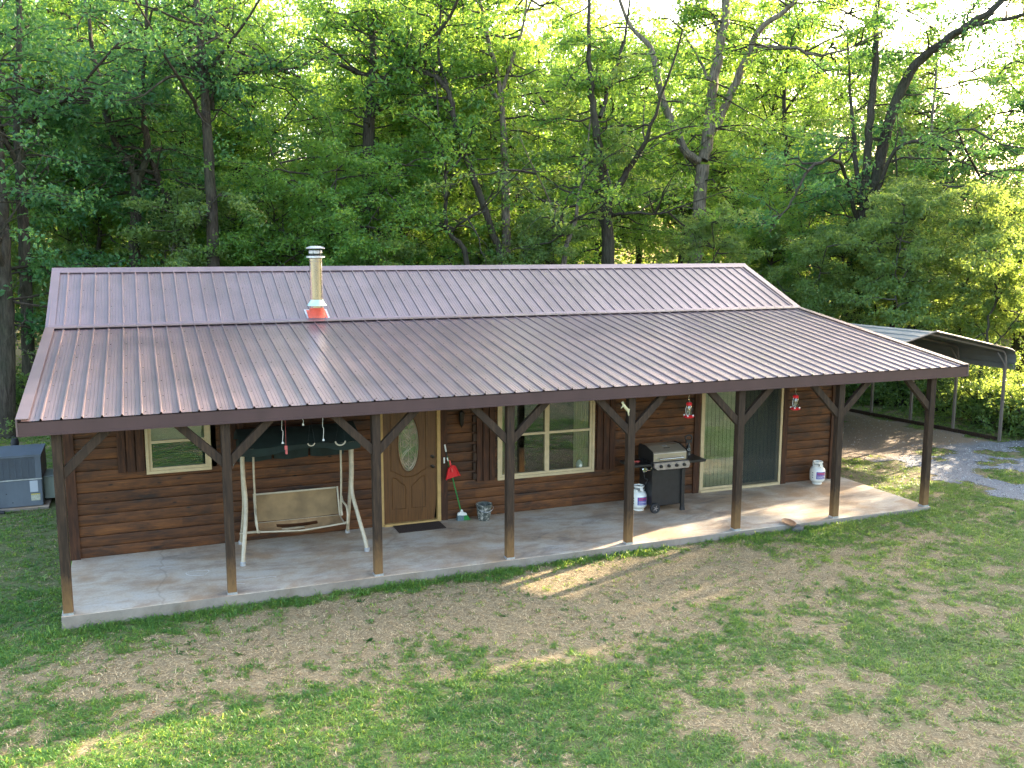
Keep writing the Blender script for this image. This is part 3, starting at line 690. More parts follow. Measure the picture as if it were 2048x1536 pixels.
# ------------------------------------------------------------------ grass
def blades(cx, cy, cz, n_per, L, W, flat, seed=0):
    """tufts -> bent blades (5 verts: 2 quads collapsed) """
    n = len(cx)*n_per; a = RG.uniform(0, 2*math.pi, n); l = np.repeat(L, n_per)*RG.uniform(.5, 1.25, n); w_ = W*RG.uniform(.6, 1.4, n)
    b = np.stack([np.repeat(cx, n_per)+RG.normal(0, .022, n), np.repeat(cy, n_per)+RG.normal(0, .022, n), np.repeat(cz, n_per)], 1)
    el = np.clip(RG.normal(flat, .3, n), .08, 1.5); d = np.stack([np.cos(a)*np.cos(el), np.sin(a)*np.cos(el), np.sin(el)], 1)
    sd_ = np.stack([-np.sin(a), np.cos(a), 0*a], 1); m = b+d*(l*.55)[:, None]; d2 = d*np.array([1.25, 1.25, .25]); d2[:, 2] -= .12
    t = m+d2*(l*.5)[:, None]; t[:, 2] = np.maximum(t[:, 2], b[:, 2]+.004)
    h = (sd_*(w_/2)[:, None])
    V = np.stack([b-h, b+h, m+h*.85, m-h*.85, t], 1)
    i = np.arange(n)*5
    Fq = np.concatenate([np.stack([i, i+1, i+2], 1), np.stack([i, i+2, i+3], 1), np.stack([i+3, i+2, i+4], 1)])
    return V.reshape(-1, 3), Fq, n
def scatter(n, x0, x1, y0, y1, dens):
    x = RG.uniform(x0, x1, n); y = RG.uniform(y0, y1, n); k = RG.random(n) < dens(x, y); return x[k], y[k]
def lawn_ok(x, y):
    ok = ~((x > -.1) & (x < 15.02) & (y > -.11) & (y < 12)); ok &= ~on_drive(x, y)
    ok &= ~((x > -2.35) & (x < -.1) & (y > 6.45) & (y < 7.75))
    # keep to what the view (with some margin) can see
    v = np.stack([x-CAM[0], y-CAM[1]], 1); f = v@FW[:2]/np.hypot(*FW[:2]); r = v@RT[:2]
    return ok & (np.abs(r) < f*.62+1.0) & (f > 6)
def gden(x, y):
    g = green(x, y); return lawn_ok(x, y)*np.clip((g-.22)*1.5, .05, 1)*(.35+.65*(fbm(x, y, 9., 2, 17) > .44))
x, y = scatter(150000, -6, 19, -8.5, 1.6, gden); x2, y2 = scatter(110000, -10, 27, -2, 15, lambda x, y: gden(x, y)*((y > 1.6) | (x > 19) | (x < -6))); x = np.append(x, x2); y = np.append(y, y2)
L = .04+.07*RG.random(len(x))**1.5+.11*np.exp(-((y+.2)/.16)**2)*RG.random(len(x))*(x > -.3)*(x < 15.2)
NB = 8; V, Fq, n = blades(x, y, gz(x, y), NB, L, .0095, .55)
rn = np.repeat(np.clip(np.repeat(fbm(x, y, 1.5, 3, 31)*.5+RG.random(len(x))*.4, NB)+RG.normal(0, .13, n), 0, .93), 5)
o = mesh_np('grass', V, Fq, MT['grass'], attrs={'rnd': rn}); tag(o, 'short green grass growing in tufts over the lawn', 'grass', kind='stuff')
# broad rosette weeds
x, y = scatter(2600, -9, 24, -10, 14, lambda x, y: lawn_ok(x, y)*np.clip(fbm(x, y, .7, 2, 77)*2-.7, 0, 1))
V, Fq, n = blades(x, y, gz(x, y), 12, .05+.05*RG.random(len(x)), .022, .35)
o = mesh_np('lawn_weed', V, Fq, MT['grass'], attrs={'rnd': np.repeat(np.clip(np.repeat(RG.random(len(x))*.6, 12)+RG.normal(0, .05, n), 0, .9), 5)}); tag(o, 'broad leaved weeds and clover growing among the lawn grass', 'weed', kind='stuff')
x, y = scatter(130000, -6, 20, -8.5, 9, lambda x, y: lawn_ok(x, y)*np.clip(1.25-green(x, y)*1.1, .1, 1))
V, Fq, n = blades(x, y, gz(x, y)+.003, 5, .03+.05*RG.random(len(x)), .006, .15)
o = mesh_np('dry_grass', V, Fq, MT['straw'], attrs={'rnd': np.repeat(RG.random(n), 5)}); tag(o, 'dead straw coloured grass lying over the bare patches of the lawn', 'dry grass', kind='stuff')
# ------------------------------------------------------------------ foliage tools
def leaves_np(C, m, rad, size, flat=.6, droop=.25, shape=.58):
    """C (n,3) cluster centres, m leaves each"""
    n = len(C)*m; c = np.repeat(C, m, 0); u = RG.normal(0, 1, (n, 3)); u /= np.linalg.norm(u, axis=1)[:, None]
    rr = RG.random(n)**.6; off = u*rr[:, None]*rad; off[:, 2] *= flat; p = c+off
    ax = u*np.array([1, 1, .5])+RG.normal(0, .55, (n, 3)); ax[:, 2] -= droop; ax /= np.linalg.norm(ax, axis=1)[:, None]
    nr = RG.normal(0, .75, (n, 3)); nr[:, 2] += .75; sd_ = np.cross(ax, nr); sd_ /= np.linalg.norm(sd_, axis=1)[:, None]+1e-9
    up = np.cross(sd_, ax)
    s = size*RG.uniform(.6, 1.3, n); h = ax*s[:, None]; wv = sd_*(s*shape*.5)[:, None]; cu = up*(s*.12)[:, None]
    V = np.stack([p-h*.5, p-h*.02-wv+cu, p+h*.5-cu, p+h*.08+wv+cu], 1)
    rnd = np.clip(np.repeat(RG.random(len(C)), m)*.5+RG.random(n)*.45, 0, 1)
    rnd = np.where(RG.random(n) < .012, 1., rnd*.93)
    return V, rnd
def leaf_mesh(name, VV, RR, mat, parent=None):
    V = np.concatenate([v.reshape(-1, 3) for v in VV]); r = np.repeat(np.concatenate(RR), 4); n = len(V)//4
    return mesh_np(name, V, np.arange(n*4).reshape(-1, 4), mat, parent, {'rnd': r})
def tubes_np(P, Rr, sides=4):
    """P (n,k,3), Rr (n,k)"""
    n, k, _ = P.shape; d = np.gradient(P, axis=1); d /= np.linalg.norm(d, axis=2)[..., None]+1e-9
    ref = np.tile(np.array([.31, .17, .93]), (n, k, 1)); a = np.cross(d, ref); a /= np.linalg.norm(a, axis=2)[..., None]+1e-9; b = np.cross(d, a)
    th = np.arange(sides)*2*math.pi/sides
    V = P[:, :, None, :]+Rr[:, :, None, None]*(a[:, :, None, :]*np.cos(th)[None, None, :, None]+b[:, :, None, :]*np.sin(th)[None, None, :, None])
    base = (np.arange(n)[:, None, None]*k+np.arange(k-1)[None, :, None])*sides; j = np.arange(sides)[None, None, :]
    F4 = np.stack([base+j, base+(j+1) % sides, base+sides+(j+1) % sides, base+sides+j], -1).reshape(-1, 4)
    return V.reshape(-1, 3), F4
class Wood:
    def __init__(s): s.V = []; s.F = []; s.n = 0
    def add(s, V, F_): s.V.append(V); s.F.append(F_+s.n); s.n += len(V)
    def limb(s, pts, radii, sides=9, wob=.0):
        P = np.array(bez(pts, 4)); k = len(P); Rr = np.interp(np.linspace(0, 1, k), np.linspace(0, 1, len(radii)), radii)
        if wob: P[1:-1] += RG.normal(0, wob, (k-2, 3))
        V, F_ = tubes_np(P[None], Rr[None], sides); s.add(V, F_); return P, Rr
    def build(s, name, mat, parent): return mesh_np(name, np.concatenate(s.V), np.concatenate(s.F), mat, parent, smooth=True)
def twigs(wood, P0, dirs, L, r0, k=6, up=.25, droop=.5):
    """grow n curved twigs; returns points (n,k,3)"""
    n = len(P0); t = np.linspace(0, 1, k); d = dirs/np.linalg.norm(dirs, axis=1)[:, None]
    curve = RG.normal(0, .25, (n, 3)); curve[:, 2] += -droop+up
    P = P0[:, None, :]+d[:, None, :]*(L[:, None]*t)[:, :, None]+curve[:, None, :]*(L[:, None]*t**2*.5)[:, :, None]
    P[:, 1:] += RG.normal(0, .03, (n, k-1, 3))*L[:, None, None]
    V, F_ = tubes_np(P, (r0[:, None]*(1-.8*t)[None, :]), 4); wood.add(V, F_); return P
def crown(wood0, P0, dirs, L, mat, parent, m1=3, m=22, rad=.42, size=.13, keep=None, extra=None):
    """secondary branches with side twigs, clothed in leaf sprays"""
    wood = Wood(); P = twigs(wood, P0, dirs, L, .012+.012*L)
    n, k, _ = P.shape; idx = RG.integers(2, k, (n, m1)); S0 = P[np.arange(n)[:, None], idx].reshape(-1, 3)
    dd = np.repeat(dirs/np.linalg.norm(dirs, axis=1)[:, None], m1, 0)+RG.normal(0, .7, (n*m1, 3))*np.array([1, 1, .5]); L2 = np.repeat(L, m1)*RG.uniform(.3, .6, n*m1)
    Q = twigs(wood, S0, dd, L2, .008+.006*L2, k=4)
    C = np.concatenate([P[:, 2:].reshape(-1, 3), Q[:, 1:].reshape(-1, 3)])
    if keep is not None: C = C[keep(C)]
    VV, RR = leaves_np(C, m, rad, size)
    VV = [VV]; RR = [RR]
    V = VV[0].reshape(-1, 3); nl = len(V); Vt = np.concatenate(wood.V); Ft = np.concatenate(wood.F)+nl
    Fq = np.concatenate([np.arange(nl).reshape(-1, 4), Ft]); o = mesh_np('crown', np.concatenate([V, Vt]), Fq, MT[mat], parent, {'rnd': np.concatenate([np.repeat(RR[0], 4), np.full(len(Vt), .5)])})
    o.data.materials.append(MT['bark']); mi = np.zeros(len(Fq), dtype=np.int32); mi[nl//4:] = 1; o.data.polygons.foreach_set('material_index', mi); return o
def key_tree(name, label, group, Y, trunk, limbs, mat='leaf', bark='bark', nbr=70, zmin=3.2, seed=1, base=None, size=.15, m=15, rad=.40, tall=9., Lr=(1.0, 2.7), reg=None):
    """trunk: [(px,py,half-width px)] from top of the visible part down; limbs: list of lists (px,py,w,depth offset)"""
    dist = lambda yy: (yy-CAM[1])/FW[1]*.96
    T = [at(px, py, Y) for px, py, w_ in trunk]; Rt = [w_/2/F*np.linalg.norm(t-CAM) for t, (a, b, w_) in zip(T, trunk)]
    b0 = T[-1].copy(); b0[2] = float(gz(b0[0], b0[1]))-.1
    if base is not None: b0[0] = base
    pos = (float(b0[0]), Y, float(b0[2])+.1)
    root = empty(name, pos, label=label, cat='tree', group=group); off = np.array(pos)
    wd = Wood(); P, Rr = wd.limb([b0-off]+[t-off for t in T[::-1]], [Rt[-1]*1.35]+Rt[::-1], 10, .012)
    tr_samples = [P[len(P)//3:]]
    lw = []
    allp = []
    for L_ in limbs:
        pts = []; rs = []
        for (px, py, w_, dy) in L_:
            p = at(px, py, Y+dy); pts.append(p-off); rs.append(w_/2/F*np.linalg.norm(p-CAM))
        # carry the limb on beyond the frame / into the foliage
        d = pts[-1]-pts[-2]; d = d/np.linalg.norm(d)
        if pts[-1][2] < 11: 
            e = (pts[-1]+d*2.2+np.array([0, 0, .5])); pts.append(e); rs.append(rs[-1]*.5)
        else:
            for q_ in range(2): d = d*.7+np.array([RG.normal(0, .2), RG.normal(0, .2), .35]); pts.append(pts[-1]+d*tall/3); rs.append(rs[-1]*.6)
        W2 = Wood(); Pl, Rl = W2.limb(pts, rs, 8, .02); W2.build('limb', MT[bark], root); allp.append(Pl)
    S = np.concatenate(allp+[P[-8:]]) if allp else P[-12:]
    S = S[S[:, 2] > zmin-1.0] if (S[:, 2] > zmin-1).sum() > 4 else S
    i = RG.integers(0, len(S), nbr); P0 = S[i]; cen = np.array([0, 0, 0])
    dirs = RG.normal(0, 1, (nbr, 3)); dirs[:, 2] = dirs[:, 2]*.45+.25; dirs[:, :2] += (P0[:, :2]-P[0][:2])*.12; dirs[:, 1] += .35
    L = RG.uniform(Lr[0], Lr[1], nbr)
    crown(wd, P0, dirs, L, mat, root, m=m, rad=rad, size=size, keep=lambda C: (C[:, 2] > zmin-.8) & ((C[:, 1] > -.4) | (RG.random(len(C)) < .35)) & ~((np.abs(C[:, 0]) < .9) & (C[:, 1] < .2) & (C[:, 2] < 9) & (RG.random(len(C)) < .88)))
    wd.build('trunk', MT[bark], root); return root
GK = 'tall trees standing behind the house'
KT = [
 ('oak_tree', 'dark straight oak trunk at the far left edge, rising from the back lawn', 14.4, [(12, 600, 25), (14, 700, 26), (15, 860, 29)], [[(12, 600, 24, 0), (8, 500, 21, 0), (2, 380, 18, .5), (-10, 220, 14, 1)], [(10, 540, 14, 0), (-30, 430, 12, -1), (-60, 330, 8, -1.5)]], 'leafdark', 90),
 ('oak_tree', 'tall dark oak second from the left, just left of the roof end', 15.6, [(38, 300, 17), (44, 420, 18), (54, 600, 21), (58, 760, 23)], [[(38, 300, 16, 0), (33, 200, 13, .4), (40, 80, 10, 1), (45, -40, 8, 1.5)], [(60, 243, 12, 0), (84, 222, 10, -.5), (109, 207, 8, -1), (150, 180, 6, -1.6)], [(38, 330, 10, 0), (-5, 250, 8, -.5), (-40, 150, 6, -1)]], 'leafdark', 110),
 ('oak_tree', 'dark forked oak with a low Y shaped crotch above the left part of the roof', 17, [(273, 350, 20), (271, 420, 19), (270, 530, 21)], [[(273, 352, 15, 0), (256, 330, 15, 0), (237, 295, 14, .2), (222, 255, 13, .4), (208, 215, 11, .7), (190, 120, 8, 1.2)], [(275, 350, 14, 0), (290, 330, 13, 0), (295, 300, 12, -.2), (293, 262, 11, -.4), (285, 200, 8, -.8), (290, 100, 6, -1)]], 'leafdark', 80),
 ('oak_tree', 'tall straight grey trunk left of the chimney, the thickest behind the left roof', 15.5, [(398, 30, 12), (404, 130, 14), (412, 230, 17), (418, 320, 19), (424, 420, 21), (427, 530, 24)], [[(398, 40, 11, 0), (395, -60, 8, .3)], [(404, 160, 8, 0), (440, 110, 7, -.6), (480, 60, 5, -1.2)], [(414, 250, 8, 0), (380, 190, 7, -.8), (340, 130, 5, -1.6)], [(425, 220, 8, .2), (428, 120, 7, .5), (425, 20, 5, .9)]], 'leafdark', 90),
 ('oak_tree', 'forked trunk rising out of foliage right of the chimney', 17.5, [(738, 235, 22), (737, 330, 24), (738, 530, 28)], [[(738, 235, 18, 0), (742, 170, 16, .2), (746, 100, 15, .4), (736, 20, 12, .8), (730, -60, 8, 1)], [(744, 235, 14, 0), (765, 190, 14, -.2), (790, 140, 12, -.5), (835, 95, 10, -.9), (880, 60, 7, -1.4)], [(738, 150, 8, .2), (690, 135, 8, -.4), (640, 115, 6, -1), (580, 140, 5, -1.6)], [(600, 155, 6, -1.4), (540, 130, 7, -1.9), (500, 115, 5, -2.2)]], 'leaf', 150),
 ('leaning_tree', 'slender tree leaning left behind the middle of the ridge', 15.5, [(925, 300, 11), (945, 350, 13), (968, 410, 14), (985, 470, 14), (1001, 530, 16)], [[(925, 300, 11, 0), (908, 240, 11, .2), (897, 185, 10, .4), (870, 155, 8, .6), (835, 130, 7, 1)], [(897, 190, 7, .4), (890, 150, 6, .6), (878, 100, 5, .9)], [(872, 215, 5, .8), (850, 180, 5, 1), (810, 150, 4, 1.2)]], 'leaf', 70),
 ('oak_tree', 'straight pale trunk behind the middle of the ridge, right of the leaning one', 16.4, [(1003, 200, 10), (1008, 280, 13), (1011, 400, 17), (1012, 530, 19)], [[(1003, 200, 10, 0), (990, 130, 9, .2), (975, 75, 8, .4), (960, 0, 6, .6)], [(1003, 190, 8, 0), (1018, 140, 7, -.3), (1032, 95, 6, -.6), (1050, 30, 4, -1)], [(997, 200, 7, 0), (965, 150, 6, .6), (935, 110, 5, 1.2)]], 'leaf', 90),
 ('oak_tree', 'dark oak with a wide V fork right of the middle of the ridge', 15.0, [(1212, 405, 24), (1214, 460, 23), (1216, 530, 26)], [[(1211, 405, 18, 0), (1205, 345, 17, 0), (1196, 285, 16, 0), (1188, 232, 14, 0), (1181, 175, 12, .2), (1178, 90, 8, .5)], [(1216, 405, 15, 0), (1236, 375, 15, -.3), (1260, 330, 12, -.6), (1284, 295, 10, -1), (1310, 230, 6, -1.6)], [(1200, 235, 9, 0), (1213, 190, 8, .4), (1226, 145, 7, .8), (1250, 80, 5, 1.2)], [(1222, 432, 7, 0), (1260, 425, 6, -.8), (1300, 427, 4, -1.4), (1335, 424, 3, -2)]], 'leaf', 90),
 ('hickory_tree', 'big pale barked tree with three spreading limbs, right of centre', 16.6, [(1405, 330, 26), (1400, 400, 25), (1392, 500, 27), (1388, 560, 29)], [[(1400, 322, 16, 0), (1376, 308, 16, 0), (1352, 262, 16, .2), (1330, 215, 15, .5), (1318, 165, 14, .8), (1300, 95, 10, 1.3), (1250, 30, 7, 2)], [(1406, 320, 22, 0), (1414, 285, 24, 0), (1420, 215, 20, 0), (1430, 150, 19, 0), (1445, 60, 17, 0), (1452, 0, 15, .1)], [(1420, 270, 16, 0), (1440, 235, 16, -.2), (1464, 180, 15, -.4), (1495, 115, 14, -.8), (1518, 62, 11, -1.1), (1570, 20, 9, -1.5), (1600, -10, 8, -1.9)], [(1502, 100, 7, -.8), (1530, 95, 7, -1.2), (1580, 95, 6, -1.8), (1640, 110, 5, -2.4)], [(1437, 60, 10, 0), (1425, 30, 9, .5), (1395, 5, 7, 1)], [(1418, 160, 6, .1), (1400, 120, 5, .8), (1370, 60, 4, 1.5)]], 'leaf', 170),
 ('oak_tree', 'large ivy clad oak at the right with two long rising limbs against the sky', 14.0, [(1725, 420, 28), (1718, 470, 30), (1711, 540, 33), (1707, 640, 36)], [[(1727, 425, 15, 0), (1733, 345, 15, 0), (1738, 260, 14, 0), (1748, 170, 13, .2), (1754, 80, 11, .4), (1756, 0, 9, .6)], [(1732, 420, 20, 0), (1752, 355, 20, 0), (1768, 285, 20, 0), (1785, 225, 19, -.1), (1805, 175, 18, -.3), (1835, 125, 17, -.5), (1880, 88, 15, -.8), (1935, 50, 13, -1.1), (2010, -5, 10, -1.5)], [(1722, 400, 10, 0), (1712, 330, 9, .3), (1706, 260, 8, .6), (1700, 180, 5, 1)], [(1880, 90, 9, -.8), (1930, 55, 9, -1.3), (1985, 42, 8, -1.7), (2050, 25, 6, -2.2)], [(1715, 440, 9, 0), (1690, 350, 7, -.6), (1672, 322, 7, -1), (1630, 330, 6, -1.4), (1600, 370, 5, -1.8), (1585, 400, 4, -2)], [(1738, 440, 8, 0), (1790, 300, 7, -1), (1870, 290, 6, -1.5), (1930, 330, 4, -2)]], 'leafdark', 170),
 ('hickory_tree', 'thin pale forked tree lit by the sun at the right, behind the carport', 17.5, [(1861, 410, 13), (1864, 480, 15), (1868, 560, 19), (1870, 640, 22)], [[(1860, 410, 11, 0), (1848, 375, 10, 0), (1838, 345, 9, .3), (1825, 320, 6, .6)], [(1861, 405, 11, 0), (1858, 350, 10, 0), (1860, 300, 7, .2), (1865, 240, 5, .5)], [(1868, 545, 9, 0), (1852, 520, 10, 0), (1836, 480, 9, .3), (1822, 440, 7, .7)], [(1872, 520, 8, 0), (1900, 490, 7, -.5), (1925, 460, 6, -1), (1960, 420, 4, -1.6)], [(1862, 395, 6, 0), (1885, 370, 6, -.4), (1930, 330, 5, -1)]], 'leafpale', 130),
 ('oak_tree', 'dark trunk at the far right edge behind the carport post', 12.5, [(2044, 560, 24), (2040, 700, 28), (2036, 800, 32)], [[(2044, 560, 20, 0), (2055, 460, 18, 0), (2080, 330, 14, .5), (2100, 200, 10, 1)], [(2050, 480, 9, 0), (2010, 420, 7, -.8), (1960, 355, 5, -1.6)]], 'leafdark', 90),
 ('sapling', 'thin leaning young tree between the pale trunk and the V forked oak', 14.5, [(1158, 400, 6), (1150, 440, 8), (1138, 480, 9), (1128, 530, 11)], [[(1158, 400, 6, 0), (1165, 350, 5, .3), (1175, 290, 4, .6)], [(1140, 470, 5, 0), (1120, 430, 4, -.5), (1100, 400, 3, -.9)]], 'leafpale', 40),
 ('sapling', 'thin crooked young tree behind the ridge left of the leaning tree', 15, [(893, 370, 7), (890, 430, 8), (900, 470, 9), (935, 530, 11)], [[(893, 370, 6, 0), (888, 320, 5, .3), (880, 260, 4, .6)], [(900, 465, 5, 0), (930, 440, 4, -.6), (960, 420, 3, -1)]], 'leaf', 40),
 ('leaning_tree', 'dark leaning tree right of the Y forked oak above the left roof', 17, [(318, 360, 12), (335, 400, 13), (360, 470, 14), (380, 530, 16)], [[(318, 360, 11, 0), (300, 320, 9, .4), (285, 270, 6, .8)]], 'leafdark', 50),
]
for (nm, lb, Y, tk, lm, mt, nb) in KT:
    pale = 'pale' in lb or 'hickory' in nm
    key_tree(nm, lb, GK, Y, tk, lm, mt, 'barkpale' if pale else 'bark', int(nb*.72))
# ivy on the big right oak
p = at(1709, 600, 14.0); C = np.array([(p[0]+RG.normal(0, .30), 14-.25+RG.normal(0, .22), z) for z in np.linspace(0, 4.6, 70)])
Vv, Rr = leaves_np(C, 60, .32, .10); o = leaf_mesh('ivy', [Vv], [Rr], MT['leafdark']); tag(o, 'dark ivy climbing the lower trunk of the large right oak', 'ivy')
# ------------------------------------------------------------------ template trees for the woods
def template(kind, seed):
    global RG
    RG = np.random.default_rng(seed); root = empty('forest_tree', label='', cat='tree'); wd = Wood(); h = {'tall': 17, 'high': 20, 'mid': 11, 'young': 6}[kind]; r = {'tall': .20, 'high': .24, 'mid': .12, 'young': .05}[kind]
    lean = RG.normal(0, .05, 2); pts = [np.array([lean[0]*z+RG.normal(0, .1), lean[1]*z+RG.normal(0, .1), z]) for z in np.linspace(-.1, h*.9, 7)]
    P, Rr = wd.limb(pts, [r*1.3, r, r*.85, r*.7, r*.5, r*.3, r*.1], 8, .02); S = [P[len(P)//3:]]
    for q_ in range({'tall': 7, 'high': 6, 'mid': 5, 'young': 3}[kind]):
        i = RG.integers(len(P)//4 if kind != 'high' else len(P)*5//8, len(P)-4); a = RG.uniform(0, 6.28); l = h*RG.uniform(.16, .3); d = np.array([math.cos(a), math.sin(a), .9]); e1 = P[i]+d*l*.5; e2 = P[i]+d*l+np.array([0, 0, .3])
        Q, _ = wd.limb([P[i], e1, e2], [Rr[i]*.6, Rr[i]*.4, .02], 6, .02); S.append(Q[2:])
    S = np.concatenate(S); n = {'tall': 150, 'high': 120, 'mid': 100, 'young': 42}[kind]; zlo = {'tall': .14, 'high': .62, 'mid': .16, 'young': .12}[kind]*h
    S = S[S[:, 2] > zlo]; P0 = S[RG.integers(0, len(S), n)]
    ex = int(n*.35); 
    dirs = RG.normal(0, 1, (n, 3)); dirs[:, 2] = dirs[:, 2]*.4+.2; L = RG.uniform(.10, .24, n)*h*(1 if kind != 'tall' else .8); L = np.clip(L, .6, 3.4 if kind != 'high' else 2.6)
    mat = {'tall': 'leaf', 'high': 'leaf', 'mid': 'leaf', 'young': 'leafpale'}[kind]
    crown(wd, P0, dirs, L, mat, root, m={'tall': 17, 'high': 17, 'mid': 17, 'young': 22}[kind], rad={'tall': .5, 'high': .5, 'mid': .42, 'young': .3}[kind], size={'tall': .15, 'high': .16, 'mid': .14, 'young': .11}[kind])
    wd.build('trunk', MT['bark'], root); register(root); return root
TM = {'high': [template('high', 151)], 'tall': [template('tall', 101), template('tall', 102), template('tall', 103)], 'mid': [template('mid', 201), template('mid', 202), template('mid', 203)], 'young': [template('young', 301), template('young', 302)]}
RG = np.random.default_rng(99)
used = set()
def region(px):
    for lim, s in ((260, 'at the left edge of the roof'), (560, 'behind the left part of the roof'), (800, 'behind the chimney'), (1100, 'behind the middle of the ridge'), (1380, 'behind the right part of the ridge'), (1620, 'beyond the right end of the ridge'), (1850, 'behind the carport'), (9999, 'at the far right beyond the carport')):
        if px < lim: return s
def place(kind, x, y, s=None, where=None):
    i = RG.integers(0, len(TM[kind])); src = TM[kind][i]; z = float(gz(x, y))
    if src.name not in used: used.add(src.name); o = src
    else: o = copy_tree(src)
    o.location = (x, y, z); o.rotation_euler = (RG.normal(0, .02), RG.normal(0, .02), RG.uniform(0, 6.28)); s = s or RG.uniform(.85, 1.2); o.scale = (s, s, s*RG.uniform(.95, 1.1))
    px, py = pj((x, y, 5)); w_ = where or region(px)
    word = {'high': 'very tall bare trunked tree ', 'tall': 'tall green tree deep in the woods ', 'mid': 'leafy medium tree in the woods ', 'young': 'pale green young tree of the understorey '}[kind]
    o['label'] = word+w_; o['group'] = {'high': 'high crowned trees ', 'tall': 'tall trees deep in the woods ', 'mid': 'medium trees in the woods ', 'young': 'young understorey trees '}[kind]+w_
    o['category'] = 'tree'; return o
def ray_xy(px, Y): p = at(px, 500, Y); return float(p[0]), Y
# rows of the wood behind the house, thinning to the right where light comes in
for Y, step, kind, jit in ((20.5, 330, 'mid', 70), (27, 290, 'tall', 90), (36, 230, 'tall', 90), (48, 230, 'mid', 90), (17.5, 300, 'young', 60), (23, 290, 'young', 70), (30, 190, 'young', 70)):
    px = -260+RG.uniform(0, 100)
    while px < 2350:
        yy = Y+RG.uniform(-1.8, 1.8); x, y = ray_xy(px+RG.uniform(-jit, jit), yy)
        qx = pj((x, y, 5))[0]
        skip = (qx > 1480 and kind == 'tall' and not (yy > 33 and RG.random() < .45)) or (qx > 1150 and kind in ('mid', 'young') and yy < 25 and RG.random() < .6) or False
        if not skip: place(kind, x, y)
        px += step
# understorey close behind the roof and right of the drive
for x, y in ((23.6, 9.8), (24.8, 7.8), (26.3, 10.3), (25.6, 12.2), (28.6, 12.8), (30.8, 10.5), (22.4, 12.8), (19.5, 13.6), (-6.5, 16.2)):
    place('young', x, y)
for px, Y in ((1585, 26), (1500, 33), (1660, 38), (420, 44), (900, 43), (1130, 44), (1290, 42), (1420, 46), (620, 45)): p = at(px, 400, Y); place('tall', float(p[0]), Y)
for x, y in ((32, 15.5), (35.5, 19.5)): place('mid', x, y)
for px, Y, s, lb in ((650, 15.6, .78, 'dense bright green maple whose crown fills the gap right of the chimney'), (570, 16.6, .72, 'dense green maple left of the chimney, its crown hiding its trunk'), (830, 17.2, .8, 'round crowned green tree between the forked trunk and the leaning tree'), (1560, 16.5, .7, 'leafy green tree just past the right end of the ridge')):
    p = at(px, 480, Y); o = place('mid', float(p[0]), Y, s); o['label'] = lb; del o['group']
for px, Y in ((760, 14.4), (1110, 14.6), (1660, 14.2), (1770, 15.5), (1930, 14.5)):
    p = at(px, 520, Y); place('young', float(p[0]), Y, RG.uniform(.85, 1.1))
# unseen trees added in the east to shade the lawn and dapple the roof
for x, y, s in ((27.5, -8, .95), (30, -3.5, 1.0), (32.5, 1.5, 1.05), (36, -7, 1.1), (38.5, -1, 1.1), (41, 4.5, 1.1), (34, -13, 1.), (43, -10, 1.1), (46, 0, 1.1), (48, 8, 1.1)):
    o = place('tall', x, y, s, 'added unseen on the east side for shade'); 
place('mid', 28.6, -.2, 1.0, 'added unseen on the east side for shade')  # unseen blocker added to keep low sun off the lawn
for x, y in ((48, 19.8), (52, 23), (58, 26), (60, 9)): place('high', x, y, 1.0, 'added unseen on the east side for shade')  # unseen, crowns shaped high to shade the roof and let sun onto the porch
pass; place('young', 26.4, 3.3, 1.1, 'added unseen on the east side for shade'); place('young', 28.4, 4.6, 1.15, 'added unseen on the east side for shade')  # small unseen trees added to dapple the sun on porch and lawn
# shrubs beside the carport
def shrub(seed):
    global RG
    RG = np.random.default_rng(seed); root = empty('shrub', label='', cat='shrub'); wd = Wood(); n = 26
    P0 = np.stack([RG.normal(0, .15, n), RG.normal(0, .15, n), np.zeros(n)-.02], 1); d = np.stack([RG.normal(0, .5, n), RG.normal(0, .5, n), np.ones(n)], 1); L = RG.uniform(.7, 1.7, n)
    P3 = np.stack([P0[:9], P0[:9]+d[:9]*.25, P0[:9]+d[:9]*.55], 1)
    for p_ in P3: wd.limb(list(p_), [.014, .01, .005], 5)
    crown(wd, P0, d, L, 'leafpale', root, m1=3, m=11, rad=.2, size=.105)
    st = wd.V; sf = wd.F; b_ = 0
    for v_, f_ in zip(st, sf): mesh_np('stem', v_, f_-b_, MT['bark'], root, smooth=True); b_ += len(v_); register(root); return root
SHR = [shrub(401), shrub(402), shrub(403)]; RG = np.random.default_rng(55)
su = set()
def place_shrub(x, y, where, s=None):
    src = SHR[RG.integers(0, 3)]
    if src.name in su: o = copy_tree(src)
    else: su.add(src.name); o = src
    o.location = (x, y, float(gz(x, y))); o.rotation_euler = (0, 0, RG.uniform(0, 6.28)); s = s or RG.uniform(.7, 1.25); o.scale = (s, s, s)
    o['label'] = 'leafy green shrub growing '+where; o['group'] = 'shrubs growing '+where; o['category'] = 'shrub'
for i in range(34):
    t = RG.random(); x = 22.3+RG.uniform(0, 1)**1.5*6; y = 3.8+t*8.5; place_shrub(x, y, 'behind the carport rail')
for i in range(18): place_shrub(RG.uniform(-9, 1.5), RG.uniform(14.6, 17.5), 'along the back edge of the lawn left of the house')
for i in range(16): place_shrub(RG.uniform(24.5, 32), RG.uniform(1.5, 6.5), 'at the right beyond the drive', None)
